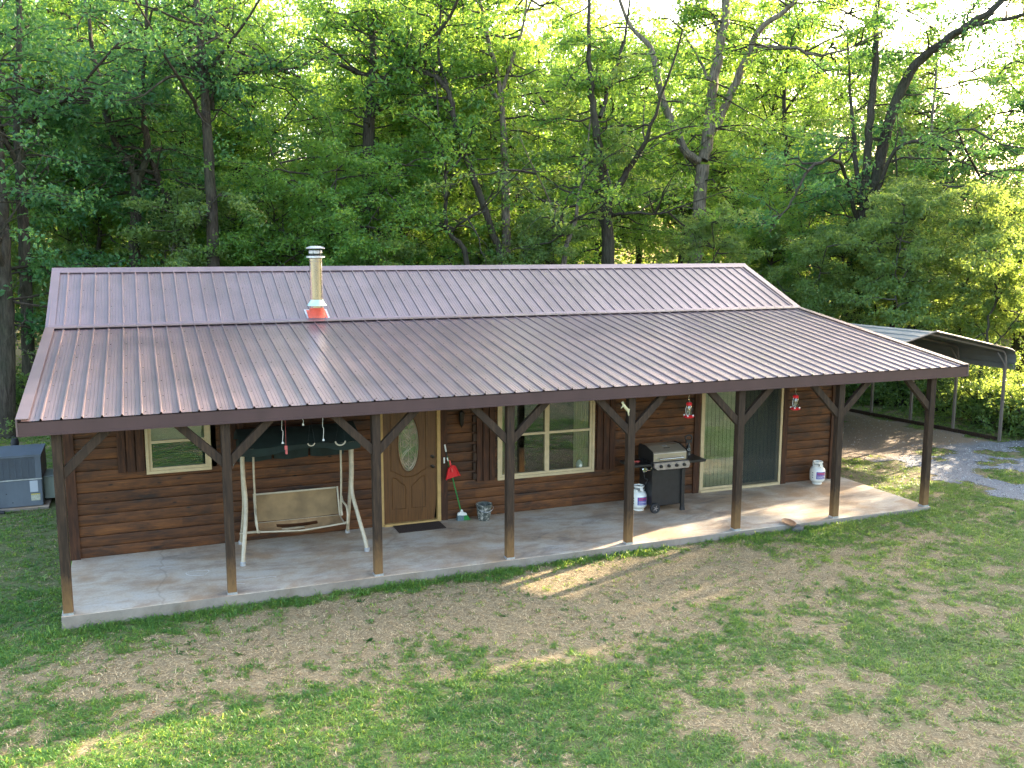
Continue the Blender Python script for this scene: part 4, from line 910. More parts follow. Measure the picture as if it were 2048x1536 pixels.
# weedy undergrowth and far wood (uncountable)
n = 5200; x = RG.uniform(-14, 40, n); y = RG.uniform(13.2, 30, n); k = (RG.random(n) < .8) & ~((x > -.5) & (x < 15.5) & (y < 13.6)); x, y = x[k], y[k]
x2 = RG.uniform(21.9, 36, 2600); y2 = RG.uniform(1.2, 13.5, 2600); k = (x2-21.7 > (9.4-y2)*.0) & ((y2 > 4.2) | (x2 > 24.2+(4.2-y2)*1.2)); x = np.append(x, x2[k]); y = np.append(y, y2[k])
C = np.stack([x, y, gz(x, y)+RG.uniform(.05, .55, len(x))], 1); Vv, Rr = leaves_np(C, 13, .28, .10, .7)
o = leaf_mesh('undergrowth', [Vv], [Rr], MT['leafpale']); tag(o, 'low weedy undergrowth on the woodland floor', 'undergrowth', kind='stuff')
n = 24000; a = RG.uniform(R_(-30), R_(62), n); r = RG.uniform(62, 85, n); C = np.stack([CAM[0]+r*np.sin(a), CAM[1]+r*np.cos(a), RG.uniform(-3, 15, n)*(.6+.5*fbm(a*14, r*.02, 1, 3, 4))], 1)
hh = 17+22*fbm(a*9, r*0+1, 1, 3, 12); hh = hh*np.clip(1-(a-R_(34))*6, .30, 1.); C[:, 2] = -3+RG.random(n)*hh
Vv, Rr = leaves_np(C, 8, 1.3, .40, .8); o = leaf_mesh('distant_wood', [Vv], [Rr], MT['leafpale']); tag(o, 'mass of distant sunlit woodland seen through the trunks', 'woods', kind='stuff')
# fallen leaves
x, y = scatter(1500, -6, 24, -9, 11, lambda x, y: np.where(on_drive(x, y), .9, lawn_ok(x, y)*.35)*((x < -.1) | (x > 15.02) | (y < -.1)))
C = np.stack([x, y, gz(x, y)+.02], 1); Vv, Rr = leaves_np(C, 1, .001, .05, .1, 0); Vv[..., 2] = C[:, None, 2]+(Vv[..., 2]-C[:, None, 2])*.35+.012
o = leaf_mesh('fallen_leaf', [Vv], [Rr], MT['dead']); tag(o, 'brown fallen leaves scattered on the lawn and drive', 'fallen leaves', kind='stuff')
# ------------------------------------------------------------------ things on and around the porch
def thing(name, loc, label, cat, group=None): return empty(name, loc, 0, label, cat, group)
def part(mb, name, mat, root, **k):
    l = root.matrix_basis.translation; off = (0., 0., 0.); p = root
    while p is not None: off = (off[0]+p.location[0], off[1]+p.location[1], off[2]+p.location[2]); p = p.parent
    mb.v = [(v[0]-off[0], v[1]-off[1], v[2]-off[2]) for v in mb.v]; return mb.build(name, mat, root, **k)
def merge_tube(pts, r, n=8, m=None): return (m or MB()).tube(bez(pts, 5), r, n)
# porch swing
sw = thing('porch_swing', (3.4, 1.7, 0), 'worn tan sling porch swing with cream tube frame and dark green canopy', 'porch swing')
for sx, X, XF in ((-1, 2.50, 2.40), (1, 4.24, 4.35)):
    m = merge_tube([(X, 1.66, 1.86), (X, 1.66, 1.3), (X-.02*sx, 1.62, .92), (X+.01*sx, 1.44, .64), (XF-.02*sx, 1.22, .2), (XF, 1.15, .02)], .033, 10)
    lg = part(m, 'leg', 'cream', sw, smooth=True)
    m = merge_tube([(X, 1.76, 1.84), (X, 1.77, 1.2), (X-.01*sx, 1.86, .75), (X+.02*sx, 2.26, .02)], .030, 10); lg2 = part(m, 'leg', 'cream', sw, smooth=True)
    for yy, xx in ((1.15, XF), (2.26, X+.02*sx)):
        m = MB().lathe([(.045, 0), (.045, .05), (.036, .06)], (xx, yy, 0), 12); part(m, 'foot_cap', 'galv', sw, smooth=True)
    m = MB(); m.beam((X, 1.71, 1.60), (X-.34*sx, 1.71, 1.86), .028, .05, (0, 1, 0)); m.tube(bez([(X, 1.67, 1.72), (X-.06*sx, 1.66, 1.84), (X-.2*sx, 1.66, 1.90)], 5), .02, 8); part(m, 'corner_bracket', 'cream', sw)
    xh = X-.17*sx
    m = MB(); m.tube(bez([(xh, 1.72, 1.60), (xh, 1.72, 1.2), (xh-.01*sx, 1.74, .66), (xh-.005*sx, 1.70, .48)], 5), .017, 8)
    part(m, 'hanger', 'cream', sw, smooth=True)
    m = MB(); m.tube([(xh, 1.71, 1.75), (xh+.01, 1.71, 1.70), (xh, 1.72, 1.64), (xh, 1.72, 1.58)], .008, 6); part(m, 'spring_hook', 'silver', sw)
    m = MB(); m.tube(bez([(xh, 1.74, .80), (xh+.0*sx, 1.66, .74), (xh+.02*sx, 1.46, .70), (xh+.02*sx, 1.36, .60), (xh+.01*sx, 1.34, .44)], 5), .016, 8); part(m, 'armrest', 'cream', sw, smooth=True)
m = MB(); m.tube([(2.50, 1.71, 1.88), (4.24, 1.71, 1.88)], .026, 8); m.tube([(2.44, 2.0, .26), (4.2, 2.0, .26)], .02, 8); part(m, 'crossbar', 'cream', sw)
sx0, sx1 = 2.70, 4.02
def sheet(f, nu, nv, thick=None):
    m = MB(); vs = [f(u/nu, v/nv) for v in range(nv+1) for u in range(nu+1)]
    m.add(vs, [[v*(nu+1)+u, v*(nu+1)+u+1, (v+1)*(nu+1)+u+1, (v+1)*(nu+1)+u] for v in range(nv) for u in range(nu)]); return m
m = sheet(lambda u, v: (sx0+(sx1-sx0)*u, 1.96-.20*v+.05*math.sin(math.pi*v)*(.6+.4*math.sin(math.pi*u)), .90-.40*v-.012*math.sin(math.pi*u)), 16, 8); part(m, 'backrest', 'sling', sw, smooth=True)
def seatf(u, v):
    sag = math.sin(math.pi*u)*math.sin(math.pi*v); return (sx0+(sx1-sx0)*u, 1.76-.40*v, .475-.03*v-.11*sag-.05*math.sin(math.pi*u)*v)
m = sheet(seatf, 18, 8); del m.f[1*18+4:1*18+13]; del m.f[2*18-9+5:2*18-9+10]; part(m, 'seat', 'slingrust', sw, smooth=True, label='sagging torn seat sling')
m = MB(); m.tube([(sx0, 1.96, .90), (sx1, 1.96, .90)], .015, 8); m.tube([(sx0, 1.36, .445), (sx0+.25, 1.36, .425), ((sx0+sx1)/2, 1.36, .40), (sx1-.25, 1.36, .425), (sx1, 1.36, .445)], .014, 8)
for x in (sx0-.02, sx1+.02): m.tube(bez([(x, 1.94, .92), (x, 1.78, .52), (x, 1.70, .45), (x, 1.36, .44)], 4), .016, 8)
m.tube([(sx0, 1.77, .47), (sx1, 1.77, .47)], .010, 6); part(m, 'seat_frame', 'cream', sw, smooth=True)
def cano(u, v):
    P = [(1.14, 1.86), (1.45, 2.0), (1.75, 2.05), (2.05, 1.92), (2.22, 1.78)]; t = v*4; i = min(3, int(t)); f = t-i
    y = P[i][0]*(1-f)+P[i+1][0]*f; z = P[i][1]*(1-f)+P[i+1][1]*f; return (2.42+1.86*u, y, z-.018*abs(math.sin(u*math.pi*3))-.01*math.sin(u*9+v*5))
part(sheet(cano, 24, 10), 'canopy', 'darkgreen', sw, smooth=True)
def valf(u, v): return (2.42+1.86*u, 1.13+.02*math.sin(u*14)*v, 1.86-.10*v-.018*abs(math.sin(u*math.pi*3))-.01*math.sin(u*9)-.03*v*math.sin(u*7+1))
part(sheet(valf, 30, 3), 'valance', 'darkgreen', sw, smooth=True)
for k in range(3):
    a = 2.46+k*.60; m = sheet(lambda u, v: (a+.56*u, 2.23+.015*math.sin(u*9+k), 1.77-.36*v-.02*math.sin(math.pi*u)*v), 8, 4); part(m, 'valance', 'darkgreen', sw, smooth=True)
m = MB(); m.add([(2.36, 1.3, 1.80), (2.43, 1.3, 1.83), (2.40, 1.32, 1.70), (2.33, 1.31, 1.56), (2.31, 1.3, 1.50)], [[0, 1, 2], [0, 2, 3, 4]]); part(m, 'torn_flap', 'bristle', sw)
# chalk scribbles on the slab
for i, (cx0, cy0_, rx0, ry0, a1, lb) in enumerate(((1.72, 1.05, .16, .13, 6.6, 'white chalk ring drawn on the slab between the first two posts'), (2.45, .42, .34, .10, 4.4, 'white chalk squiggle drawn on the slab right of the second post'))):
    m = MB(); pts = [(cx0+rx0*(1+.12*math.sin(3*t))*math.cos(t), cy0_+ry0*(1+.2*math.cos(2.3*t))*math.sin(t), .0015) for t in [a1*k/30 for k in range(31)]]
    vs = []
    for x, y, z in pts: vs += [(x-.004, y-.004, z), (x+.004, y+.004, z)]
    m.add(vs, [[2*k, 2*k+1, 2*k+3, 2*k+2] for k in range(30)]); o = m.build('chalk_drawing', 'white'); tag(o, lb, 'chalk drawing')
# gas grill
gr = thing('gas_grill', (10.13, 1.7, 0), 'black gas grill on wheels with tan steel lid and four knobs', 'grill')
m = MB(); m.bb(9.79, 10.44, 1.44, 1.47, .13, .80); m.bb(9.79, 9.82, 1.47, 1.93, .13, .80); m.bb(10.41, 10.44, 1.47, 1.93, .13, .80); m.bb(9.82, 10.41, 1.9, 1.93, .13, .8); m.bb(9.80, 10.43, 1.46, 1.92, .11, .14); m.bb(9.78, 10.47, 1.43, 1.95, .78, .83); part(m, 'cart', 'black', gr, bevel=.004)
m = MB(); m.bb(10.40, 10.47, 1.40, 1.45, .02, .80); part(m, 'leg', 'black', gr, bevel=.004)
m = MB(); m.bb(10.40, 10.47, 1.91, 1.96, .02, .80); part(m, 'leg', 'black', gr, bevel=.004)
for yy in (1.42, 1.93):
    m = MB(); m.prism([(10.39, 0), (10.48, 0), (10.465, .10), (10.405, .10)], yy-.03, yy+.03, 'y'); part(m, 'foot', 'rubber', gr)
    m = MB()
    pr = [(.0, -.022), (.055, -.022), (.085, -.03), (.095, -.022), (.095, .022), (.085, .03), (.055, .022), (0, .022)]
    m.lathe(pr, (0, 0, 0), 22); m.v = [(9.84+v[0], yy+v[2]-.02, .095+v[1]) for v in m.v]; wh = part(m, 'wheel', 'rubber', gr, smooth=True)
    m = MB()
    for a in range(5): m.box((9.84+.028*math.cos(a*1.257), yy-.046, .095+.028*math.sin(a*1.257)), (.045, .006, .012), Matrix.Rotation(-a*1.257, 3, 'Y'))
    m.v = [(v[0]-10.13, v[1]-1.7, v[2]) for v in m.v]; q = m.build('rim', 'panelsteel', wh)
m = MB(); m.prism([(1.45, .83), (1.47, .965), (1.93, .965), (1.96, .83)], 9.77, 10.49, 'x'); part(m, 'firebox', 'black', gr)
m = MB(); m.prism([(1.435, .965), (1.435, 1.115), (1.47, 1.145), (1.72, 1.215), (1.93, 1.215), (1.975, 1.17), (1.975, .965)], 9.80, 10.51, 'x'); lid = part(m, 'lid', 'steel', gr, bevel=.006)
for xx in (9.785, 10.512):
    m = MB(); m.prism([(1.425, .955), (1.425, 1.118), (1.465, 1.155), (1.72, 1.225), (1.935, 1.225), (1.985, 1.175), (1.985, .955)], xx, xx+.015, 'x'); part(m, 'lid_end', 'black', gr)
m = MB(); m.tube([(9.90, 1.38, 1.02), (10.42, 1.38, 1.02)], .014, 10); m.tube([(9.90, 1.44, 1.03), (9.90, 1.38, 1.02)], .016, 8); m.tube([(10.42, 1.44, 1.03), (10.42, 1.38, 1.02)], .016, 8); part(m, 'handle', 'silver', gr, smooth=True)
m = MB(); m.box((10.16, 1.66, 1.204), (.10, .05, .004), Matrix.Rotation(R_(15), 3, 'X')); part(m, 'temperature_gauge', 'galv', gr)
m = MB(); m.box((10.16, 1.58, 1.182), (.13, .018, .004), Matrix.Rotation(R_(15), 3, 'X')); part(m, 'badge', 'bronze', gr)
m = MB(); m.prism([(9.79, .955), (10.53, .955), (10.56, .88), (10.53, .815), (9.86, .815), (9.80, .87)], 1.375, 1.43, 'y'); cp = part(m, 'control_panel', 'panelsteel', gr, bevel=.008)
for k in range(4):
    m = MB().lathe([(.034, 0), (.032, .012), (.026, .014), (.024, .04), (0, .042)], (0, 0, 0), 16); m.v = [(9.93+k*.165+v[0], 1.375-v[2], .888+v[1]) for v in m.v]; part(m, 'knob', 'black', gr, smooth=True)
m = MB(); m.bb(10.52, 10.94, 1.43, 1.93, .885, .935); part(m, 'side_shelf', 'black', gr, bevel=.008)
m = MB(); m.bb(9.36, 9.785, 1.45, 1.93, .885, .935); part(m, 'side_shelf', 'black', gr, bevel=.008, label='left side shelf with a side burner')
m = MB().lathe([(.045, 0), (.055, .01), (.045, .02), (.04, .01)], (0, 0, 0), 18); m.v = [(9.62+v[0], 1.43-v[2], .84+v[1]) for v in m.v]; m.tube(bez([(9.66, 1.42, .83), (9.71, 1.40, .83), (9.75, 1.41, .87)], 4), .006, 6); part(m, 'burner_valve', 'silver', gr, smooth=True)
m = MB(); m.tube(bez([(9.62, 1.47, .82), (9.66, 1.5, .66), (9.74, 1.52, .62), (9.70, 1.6, .50), (9.66, 1.7, .44)], 5), .008, 6); part(m, 'gas_hose', 'rubber', gr, smooth=True)
m = MB(); m.lathe([(.06, .937), (.05, .95), (.03, .95)], (9.6, 1.7, 0), 16); part(m, 'side_burner', 'redink', gr)
# spray bottle on the right shelf
bt = thing('spray_bottle', (10.74, 1.74, .935), 'black spray bottle with white lettering on the right shelf of the grill', 'bottle')
part(MB().lathe([(.042, 0), (.045, .01), (.045, .17), (.035, .21), (.016, .245), (.016, .27)], (10.74, 1.74, .935), 18), 'bottle_body', 'black', bt, smooth=True)
m = MB(); m.bb(10.68, 10.80, 1.72, 1.76, 1.205, 1.26); m.tube(bez([(10.69, 1.74, 1.25), (10.66, 1.74, 1.31), (10.72, 1.74, 1.35), (10.79, 1.74, 1.33), (10.81, 1.74, 1.27)], 5), .017, 8); m.box((10.685, 1.74, 1.17), (.012, .02, .08)); part(m, 'trigger', 'rubber', bt, bevel=.004)
def text_mesh(s, size, loc, yaw, tilt=R_(90), mat='white', parent=None, ext=.0006, name='lettering'):
    cu = bpy.data.curves.new(name, 'FONT'); cu.body = s; cu.size = size; cu.extrude = ext; cu.align_x = 'CENTER'; cu.align_y = 'CENTER'
    o = bpy.data.objects.new(name, cu); me = bpy.data.meshes.new_from_object(o); bpy.data.objects.remove(o); bpy.data.curves.remove(cu)
    me.materials.clear(); me.materials.append(MT[mat]); o = bpy.data.objects.new(name, me); COL.objects.link(o)
    if parent: o.parent = parent; loc = tuple(a-b for a, b in zip(loc, parent.location))
    o.location = loc; o.rotation_euler = (tilt, 0, yaw); return o
yawb = math.atan2(10.74-CAM[0], 1.74-CAM[1])
def face_at(c, r, yaw): return (c[0]-math.sin(yaw)*r, c[1]-math.cos(yaw)*r, c[2])
text_mesh('AG', .055, face_at((10.745, 1.74, 1.07), .0475, yawb), -yawb, parent=bt); 
m = MB(); 
for z, a in ((1.01, .022), (.99, .018), (.975, .022), (1.105, .02)):
    p0 = face_at((10.745, 1.74, z), .046, yawb); m.box(p0, (a*2, .002, .006), Matrix.Rotation(-yawb, 3, 'Z'))
part(m, 'label_print', 'white', bt)
# propane tanks
def tank(x, y, label):
    t = thing('propane_tank', (x, y, 0), label, 'propane tank', 'white propane tanks standing on the porch')
    part(MB().lathe([(.10, .0), (.10, .03), (.09, .035), (.12, .05), (.150, .085), (.156, .12), (.156, .27), (.148, .315), (.12, .35), (.08, .37), (.03, .378), (0, .38)], (x, y, 0), 32), 'tank_body', 'white', t, smooth=True)
    m = MB(); n = 28
    for rr, (z0, z1) in ((.10, (.345, .405)), (.10, (.445, .475))):
        for i in range(n):
            if z0 < .4 and i % 9 < 3: continue
            a0, a1 = 2*math.pi*i/n, 2*math.pi*(i+1)/n
            vs = [(x+q*math.cos(a), y+q*math.sin(a), z) for q in (rr-.006, rr+.003) for a in (a0, a1) for z in (z0, z1)]; m.add(vs, [(0, 2, 3, 1), (4, 5, 7, 6), (0, 1, 5, 4), (2, 6, 7, 3), (1, 3, 7, 5), (0, 4, 6, 2)])
    for a in (.5, 2.6, 4.7): m.box((x+.098*math.cos(a), y+.098*math.sin(a), .42), (.012, .05, .07), Matrix.Rotation(a, 3, 'Z'))
    part(m, 'collar', 'white', t)
    part(MB().lathe([(.02, .375), (.02, .42), (.03, .425), (.03, .44), (0, .442)], (x, y, 0), 12), 'valve', 'galv', t, smooth=True)
    ca = math.atan2(CAM[1]-y, CAM[0]-x)
    def patch(a0, a1, z0, z1, r, nm, mt):
        m = MB(); k = 10; vs = []
        for i in range(k+1):
            a = a0+(a1-a0)*i/k; vs += [(x+r*math.cos(a), y+r*math.sin(a), z0), (x+r*math.cos(a), y+r*math.sin(a), z1)]
        m.add(vs, [[2*i, 2*i+2, 2*i+3, 2*i+1] for i in range(k)]); return m, nm, mt
    m, nm, mt = patch(ca-.12, ca+1.25, .125, .275, .1572, 'label_sticker', 'blue'); part(m, nm, mt, t)
    rg = random.Random(5); rows = (('redink', .250, .018), ('redink', .222, .014), ('white', .196, .006), ('white', .172, .013), ('white', .143, .008))
    allm = {}
    for mt, z, h in rows:
        a = ca+.0
        while a < ca+1.15:
            da = rg.uniform(.05, .11); mm = allm.setdefault(mt, MB()); k = 3; r = .158
            vs = []
            for i in range(k+1):
                aa = a+da*i/k; vs += [(x+r*math.cos(aa), y+r*math.sin(aa), z-h/2), (x+r*math.cos(aa), y+r*math.sin(aa), z+h/2)]
            mm.add(vs, [[2*i, 2*i+2, 2*i+3, 2*i+1] for i in range(k)]); a += da+.022
    for mt, mm in allm.items(): part(mm, 'label_print', mt, t)
    m = MB()
    for z in (.255, .205, .155):
        a = ca-.62; m.add([(x+.158*math.cos(a+d), y+.158*math.sin(a+d), z+e) for d, e in ((-.09, -.014), (.09, -.014), (0, .016))], [[0, 1, 2]])
    part(m, 'warning_symbol', 'dark', t)
tank(9.67, 1.72, 'white propane tank on the porch floor just left of the grill cart')
tank(14.13, 2.13, 'white propane tank against the wall below the right hummingbird feeder')
# broom, dustpan, bucket, mat, dish
br = thing('broom', (6.35, 2.3, 0), 'broom with dark green handle leaning on the wall right of the front door', 'broom')
m = MB(); m.tube([(6.335, 2.26, .14), (6.10, 2.335, 1.18)], .0125, 10); part(m, 'handle', 'green', br, smooth=True)
m = MB(); m.tube([(6.08, 2.34, 1.27), (6.06, 2.346, 1.40)], .014, 10); m.tube([(6.115, 2.329, 1.10), (6.10, 2.334, 1.16)], .014, 10); part(m, 'grip', 'white', br, smooth=True)
m = MB(); m.tube([(6.10, 2.335, 1.16), (6.08, 2.34, 1.28)], .0125, 10); part(m, 'handle', 'black', br)
m = MB(); m.prism([(6.26, .095), (6.44, .08), (6.43, .125), (6.37, .15), (6.355, .20), (6.325, .20), (6.315, .155), (6.27, .14)], 2.235, 2.285, 'y'); part(m, 'broom_head', 'white', br, bevel=.004)
m = MB(); m.prism([(6.25, .0), (6.37, .0), (6.37, .09), (6.265, .10)], 2.22, 2.30, 'y'); part(m, 'bristle', 'bristle', br)
m = MB(); m.prism([(6.372, .0), (6.50, .0), (6.44, .09), (6.372, .09)], 2.22, 2.30, 'y'); part(m, 'bristle', 'green', br, label='green half of the bristles')
dp = thing('dustpan', (6.17, 2.28, .78), 'red dustpan clipped on the broom handle', 'dustpan')
m = MB(); Pz = [(6.045, .775), (6.315, .835), (6.225, 1.02), (6.165, 1.04), (6.09, .985)]; m.prism(Pz, 2.262, 2.270, 'y'); m.prism([(6.045, .775), (6.055, .772), (6.10, .985), (6.09, .985)], 2.225, 2.262, 'y'); m.prism([(6.315, .835), (6.305, .83), (6.215, 1.02), (6.225, 1.02)], 2.225, 2.262, 'y'); m.prism([(6.165, 1.04), (6.225, 1.02), (6.09, .985)], 2.222, 2.262, 'y'); part(m, 'pan', 'red', dp)
m = MB(); m.tube([(6.165, 2.255, .90), (6.125, 2.28, 1.12)], [.022, .014], 8); part(m, 'handle', 'red', dp, smooth=True)
bk = thing('bucket', (6.73, 2.14, 0), 'paint splashed grey bucket by the wall under the big window', 'bucket')
part(MB().lathe([(0, .004), (.105, 0), (.112, .01), (.142, .27), (.150, .272), (.150, .30), (.143, .302), (.136, .27), (.105, .02), (0, .015)], (6.73, 2.14, 0), 26), 'bucket_body', 'bucket', bk, smooth=True)
m = MB(); m.tube(bez([(6.58, 2.14, .28), (6.60, 2.02, .22), (6.73, 1.98, .18), (6.86, 2.02, .22), (6.88, 2.14, .28)], 5), .003, 5); part(m, 'bail', 'galv', bk)
m = MB(); m.bb(5.08, 5.93, 1.88, 2.30, .002, .018); mt_ = m.build('doormat', 'mat', bevel=.003); tag(mt_, 'dark brown coir doormat in front of the door', 'doormat')
m = MB(); m.lathe([(0, .0), (.10, 0), (.135, .022), (.128, .024), (.095, .008), (0, .008)], (0, 0, 0), 30)
o = m.build('clay_dish', 'plate', smooth=True); o.location = (11.74, -.055, .016); o.rotation_euler = (R_(14), R_(5), 0); tag(o, 'brown clay dish overhanging the front edge of the slab', 'dish')
m = MB(); m.bb(11.70, 11.92, -.20, -.11, -.2, -.03); 
o = bpy.data.objects.get('x')
rs_ = MB(); random.seed(3)
ro = thing('rock', (11.83, -.20, -.12), 'grey rock in the grass below the clay dish', 'rock')
bm_ = bmesh.new(); bmesh.ops.create_icosphere(bm_, subdivisions=3, radius=.085)
for v in bm_.verts: v.co *= 1+.25*(math.sin(v.co.x*50)+math.cos(v.co.y*43+v.co.z*37))*.4; v.co.x *= 1.35
me = bpy.data.meshes.new('rock'); bm_.to_mesh(me); bm_.free(); me.materials.append(MT['stone']); bpy.data.objects.remove(ro)
ro = bpy.data.objects.new('rock', me); COL.objects.link(ro); ro.location = (11.83, -.20, -.08); tag(ro, 'grey rock in the grass below the clay dish', 'rock')
# hummingbird feeders
def feeder(x, y, z, label):
    t = thing('hummingbird_feeder', (x, y, z), label, 'bird feeder', 'red hummingbird feeders hanging from the porch beam')
    m = MB(); m.tube(bez([(x, y, z+.27), (x+.012, y, z+.29), (x, y, z+.32), (x-.01, y, z+.345), (x, y, z+.40)], 4), .004, 6); part(m, 'hook', 'silver', t)
    part(MB().lathe([(.05, .225), (.052, .262), (.035, .278), (0, .28)], (x, y, z), 20), 'cap', 'red', t, smooth=True)
    part(MB().lathe([(.038, .05), (.052, .09), (.056, .14), (.050, .19), (.040, .226)], (x, y, z), 20), 'reservoir', 'feederglass', t, smooth=True)
    part(MB().lathe([(.036, .05), (.050, .09), (.051, .11), (0, .111)], (x, y, z), 20), 'nectar', 'feederglass', t, smooth=True)
    part(MB().lathe([(0, 0), (.05, .0), (.092, .022), (.095, .03), (.06, .05), (.034, .055)], (x, y, z), 26), 'tray', 'red', t, smooth=True)
    m = MB()
    for k in range(4): a = 2*math.pi*(k+.35)/5*1.25+3.4; m.tube([(x+.070*math.cos(a), y+.070*math.sin(a), z+.043), (x+.085*math.cos(a), y+.085*math.sin(a), z+.058)], [.016, .013], 10)
    part(m, 'flower_port', 'white', t)
    m = MB()
    for a in (ca_ for ca_ in (3.1, 6.2)): m.tube(bez([(x+.04*math.cos(a), y+.04*math.sin(a), z+.05), (x+.060*math.cos(a), y+.06*math.sin(a), z+.14), (x+.042*math.cos(a), y+.042*math.sin(a), z+.23)], 4), .0035, 5)
    part(m, 'wire_guard', 'white', t)
feeder(9.79, .26, 2.0, 'red and clear hummingbird feeder hanging above the grill')
feeder(12.01, .26, 2.0, 'red and clear hummingbird feeder hanging right of the sliding door')
# little cream animal figure on the brace
me = bpy.data.meshes.new('animal_ornament'); vt = [(8.405, .0, 2.30), (8.36, 0, 2.365), (8.335, 0, 2.405), (8.315, 0, 2.415), (8.33, -.02, 2.345), (8.30, -.02, 2.33), (8.34, .02, 2.33), (8.32, .02, 2.305), (8.45, 0, 2.27), (8.44, -.02, 2.23), (8.45, -.02, 2.19), (8.455, .02, 2.23), (8.465, .02, 2.165), (8.475, 0, 2.30), (8.345, -.01, 2.43), (8.345, .012, 2.43)]
ed = [(0, 1), (1, 2), (2, 3), (1, 4), (4, 5), (1, 6), (6, 7), (0, 8), (8, 9), (9, 10), (8, 11), (11, 12), (8, 13), (2, 14), (2, 15)]
me.from_pydata([(a-8.40, b, c-2.17) for a, b, c in vt], ed, []); o = bpy.data.objects.new('animal_ornament', me); COL.objects.link(o); o.location = (8.40, -.055, 2.17)
sk = o.modifiers.new('skin', 'SKIN'); rad = [.028, .022, .018, .009, .009, .006, .009, .006, .024, .011, .007, .011, .007, .004, .005, .005]
for i, v in enumerate(me.skin_vertices[0].data): v.radius = (rad[i], rad[i]); v.use_root = (i == 0)
o.modifiers.new('sub', 'SUBSURF').levels = 1; me.materials.append(simple('cream_resin', (.50, .45, .26), .6, var=.2, scale=30)); tag(o, 'small cream rearing animal ornament on the brace left of the grill post', 'ornament')
# hooks and hanging trinkets under the beam over the swing
def hook(x, y, z0, z1, label):
    m = MB(); m.tube(bez([(x, y, z1), (x-.008, y, (z0+z1)/2+.03), (x+.008, y, (z0+z1)/2), (x-.004, y, z0+.02)], 4), .004, 6); m.lathe([(.0, 0), (.018, 0), (.016, .015), (.006, .03)], (x, y, z0), 10)
    t = thing('hanging_hook', (x, y, z1), label, 'hook', 'white hooks hanging under the porch beam'); part(m, 'hook_wire', 'white', t)
hook(3.24, .22, 2.33, 2.46, 'short white hook hanging highest, above the middle of the swing canopy')
hook(2.94, .22, 2.08, 2.44, 'long white hook hanging left of the red ribbon')
hook(3.53, .22, 2.08, 2.44, 'long white hook hanging above the right half of the swing canopy')
t = thing('ribbon', (2.985, .22, 2.44), 'faded red ribbon hanging over the swing canopy', 'ribbon')
m = MB(); m.bb(2.965, 3.005, .218, .222, 1.985, 2.045); m.bb(2.975, 3.005, .219, .221, 1.92, 1.98); m.bb(2.983, 2.987, .219, .221, 2.04, 2.44); part(m, 'ribbon_tail', simple('faded_red', (.45, .10, .09), .8), t)
for x, s_, lb in ((3.35, 1, 'small pale crescent shaped wind ornament above the middle of the swing'), (3.78, 1.5, 'larger dark crescent ornament hanging near the right end of the swing canopy')):
    t = thing('crescent_ornament', (x, .22, 2.44), lb, 'ornament')
    m = MB(); m.tube([(x+.05*s_*math.cos(R_(a)), .22, 2.06+.045*s_*math.sin(R_(a))) for a in range(185, 356, 17)], .008*s_, 6); part(m, 'crescent', 'cream', t, smooth=True)
    m = MB(); m.tube([(x, .22, 2.44), (x-.05*s_, .22, 2.06)], .0015, 4); m.tube([(x, .22, 2.44), (x+.05*s_, .22, 2.06)], .0015, 4); m.tube([(x+.02, .22, 2.0), (x+.02, .22, 1.86)], .001, 4); part(m, 'cord', 'rubber', t)
# air conditioner
ac = thing('air_conditioner', (-1.45, 7.07, -.2), 'grey packaged air conditioner cabinet beside the back left of the house', 'air conditioner')
x0, x1, y0, y1, zb, zm, zt = -2.08, -.835, 6.55, 7.62, -.13, .41, .885
m = MB(); m.bb(x0, x1, y0, y1, zb, zm-.012); part(m, 'lower_cabinet', 'acmetal', ac, bevel=.012)
m = MB(); m.bb(x0+.03, x1-.03, y0+.03, y1-.03, zm-.02, zt-.02); m.bb(x1-.11, x1, y0, y0+.11, zm, zt-.02); m.bb(x0, x0+.11, y0, y0+.11, zm, zt-.02); m.bb(x1-.11, x1, y1-.11, y1, zm, zt-.02); m.bb(x1-.02, x1-.004, y0+.05, y1-.05, zm, zt-.02); part(m, 'upper_cabinet', 'acmetal', ac, bevel=.004)
m = MB()
for k in range(22): m.bb(x0+.10, x1-.10, y0+.005, y0+.028, zm+.02+k*.0198, zm+.030+k*.0198)
for k in range(10): m.bb(x0+.13+k*.11, x0+.136+k*.11, y0, y0+.02, zm+.01, zt-.03)
part(m, 'louvre_grille', 'acmetal', ac)
m = MB(); m.bb(x0-.005, x1+.005, y0-.008, y0+.002, zm-.014, zm+.008); part(m, 'seam_trim', 'galv', ac)
N = 40; cxa, cya, rr = (x0+x1)/2, (y0+y1)/2, .43; m = MB()
ci = [(cxa+rr*math.cos(2*math.pi*i/N), cya+rr*math.sin(2*math.pi*i/N), zt) for i in range(N)]
sq = []
for i in range(N):
    c_, s_ = math.cos(2*math.pi*i/N), math.sin(2*math.pi*i/N); tt = min(((x1-x0)/2+.01)/max(abs(c_), 1e-6), ((y1-y0)/2+.01)/max(abs(s_), 1e-6)); sq.append((cxa+c_*tt, cya+s_*tt, zt))
m.add(ci+sq, [[i, (i+1) % N, N+(i+1) % N, N+i] for i in range(N)])
for (ax, ay) in ((x0-.01, y0-.01), (x1+.01, y0-.01), (x1+.01, y1+.01), (x0-.01, y1+.01)):
    ks = sorted(range(N), key=lambda i: math.hypot(sq[i][0]-ax, sq[i][1]-ay))[:2]; m.add([(ax, ay, zt), sq[ks[0]], sq[ks[1]]], [[0, 1, 2]])
frame_rect_ = [(x0-.01, x1+.01, y0-.01, y0), (x0-.01, x1+.01, y1, y1+.01), (x0-.01, x0, y0, y1), (x1, x1+.01, y0, y1)]
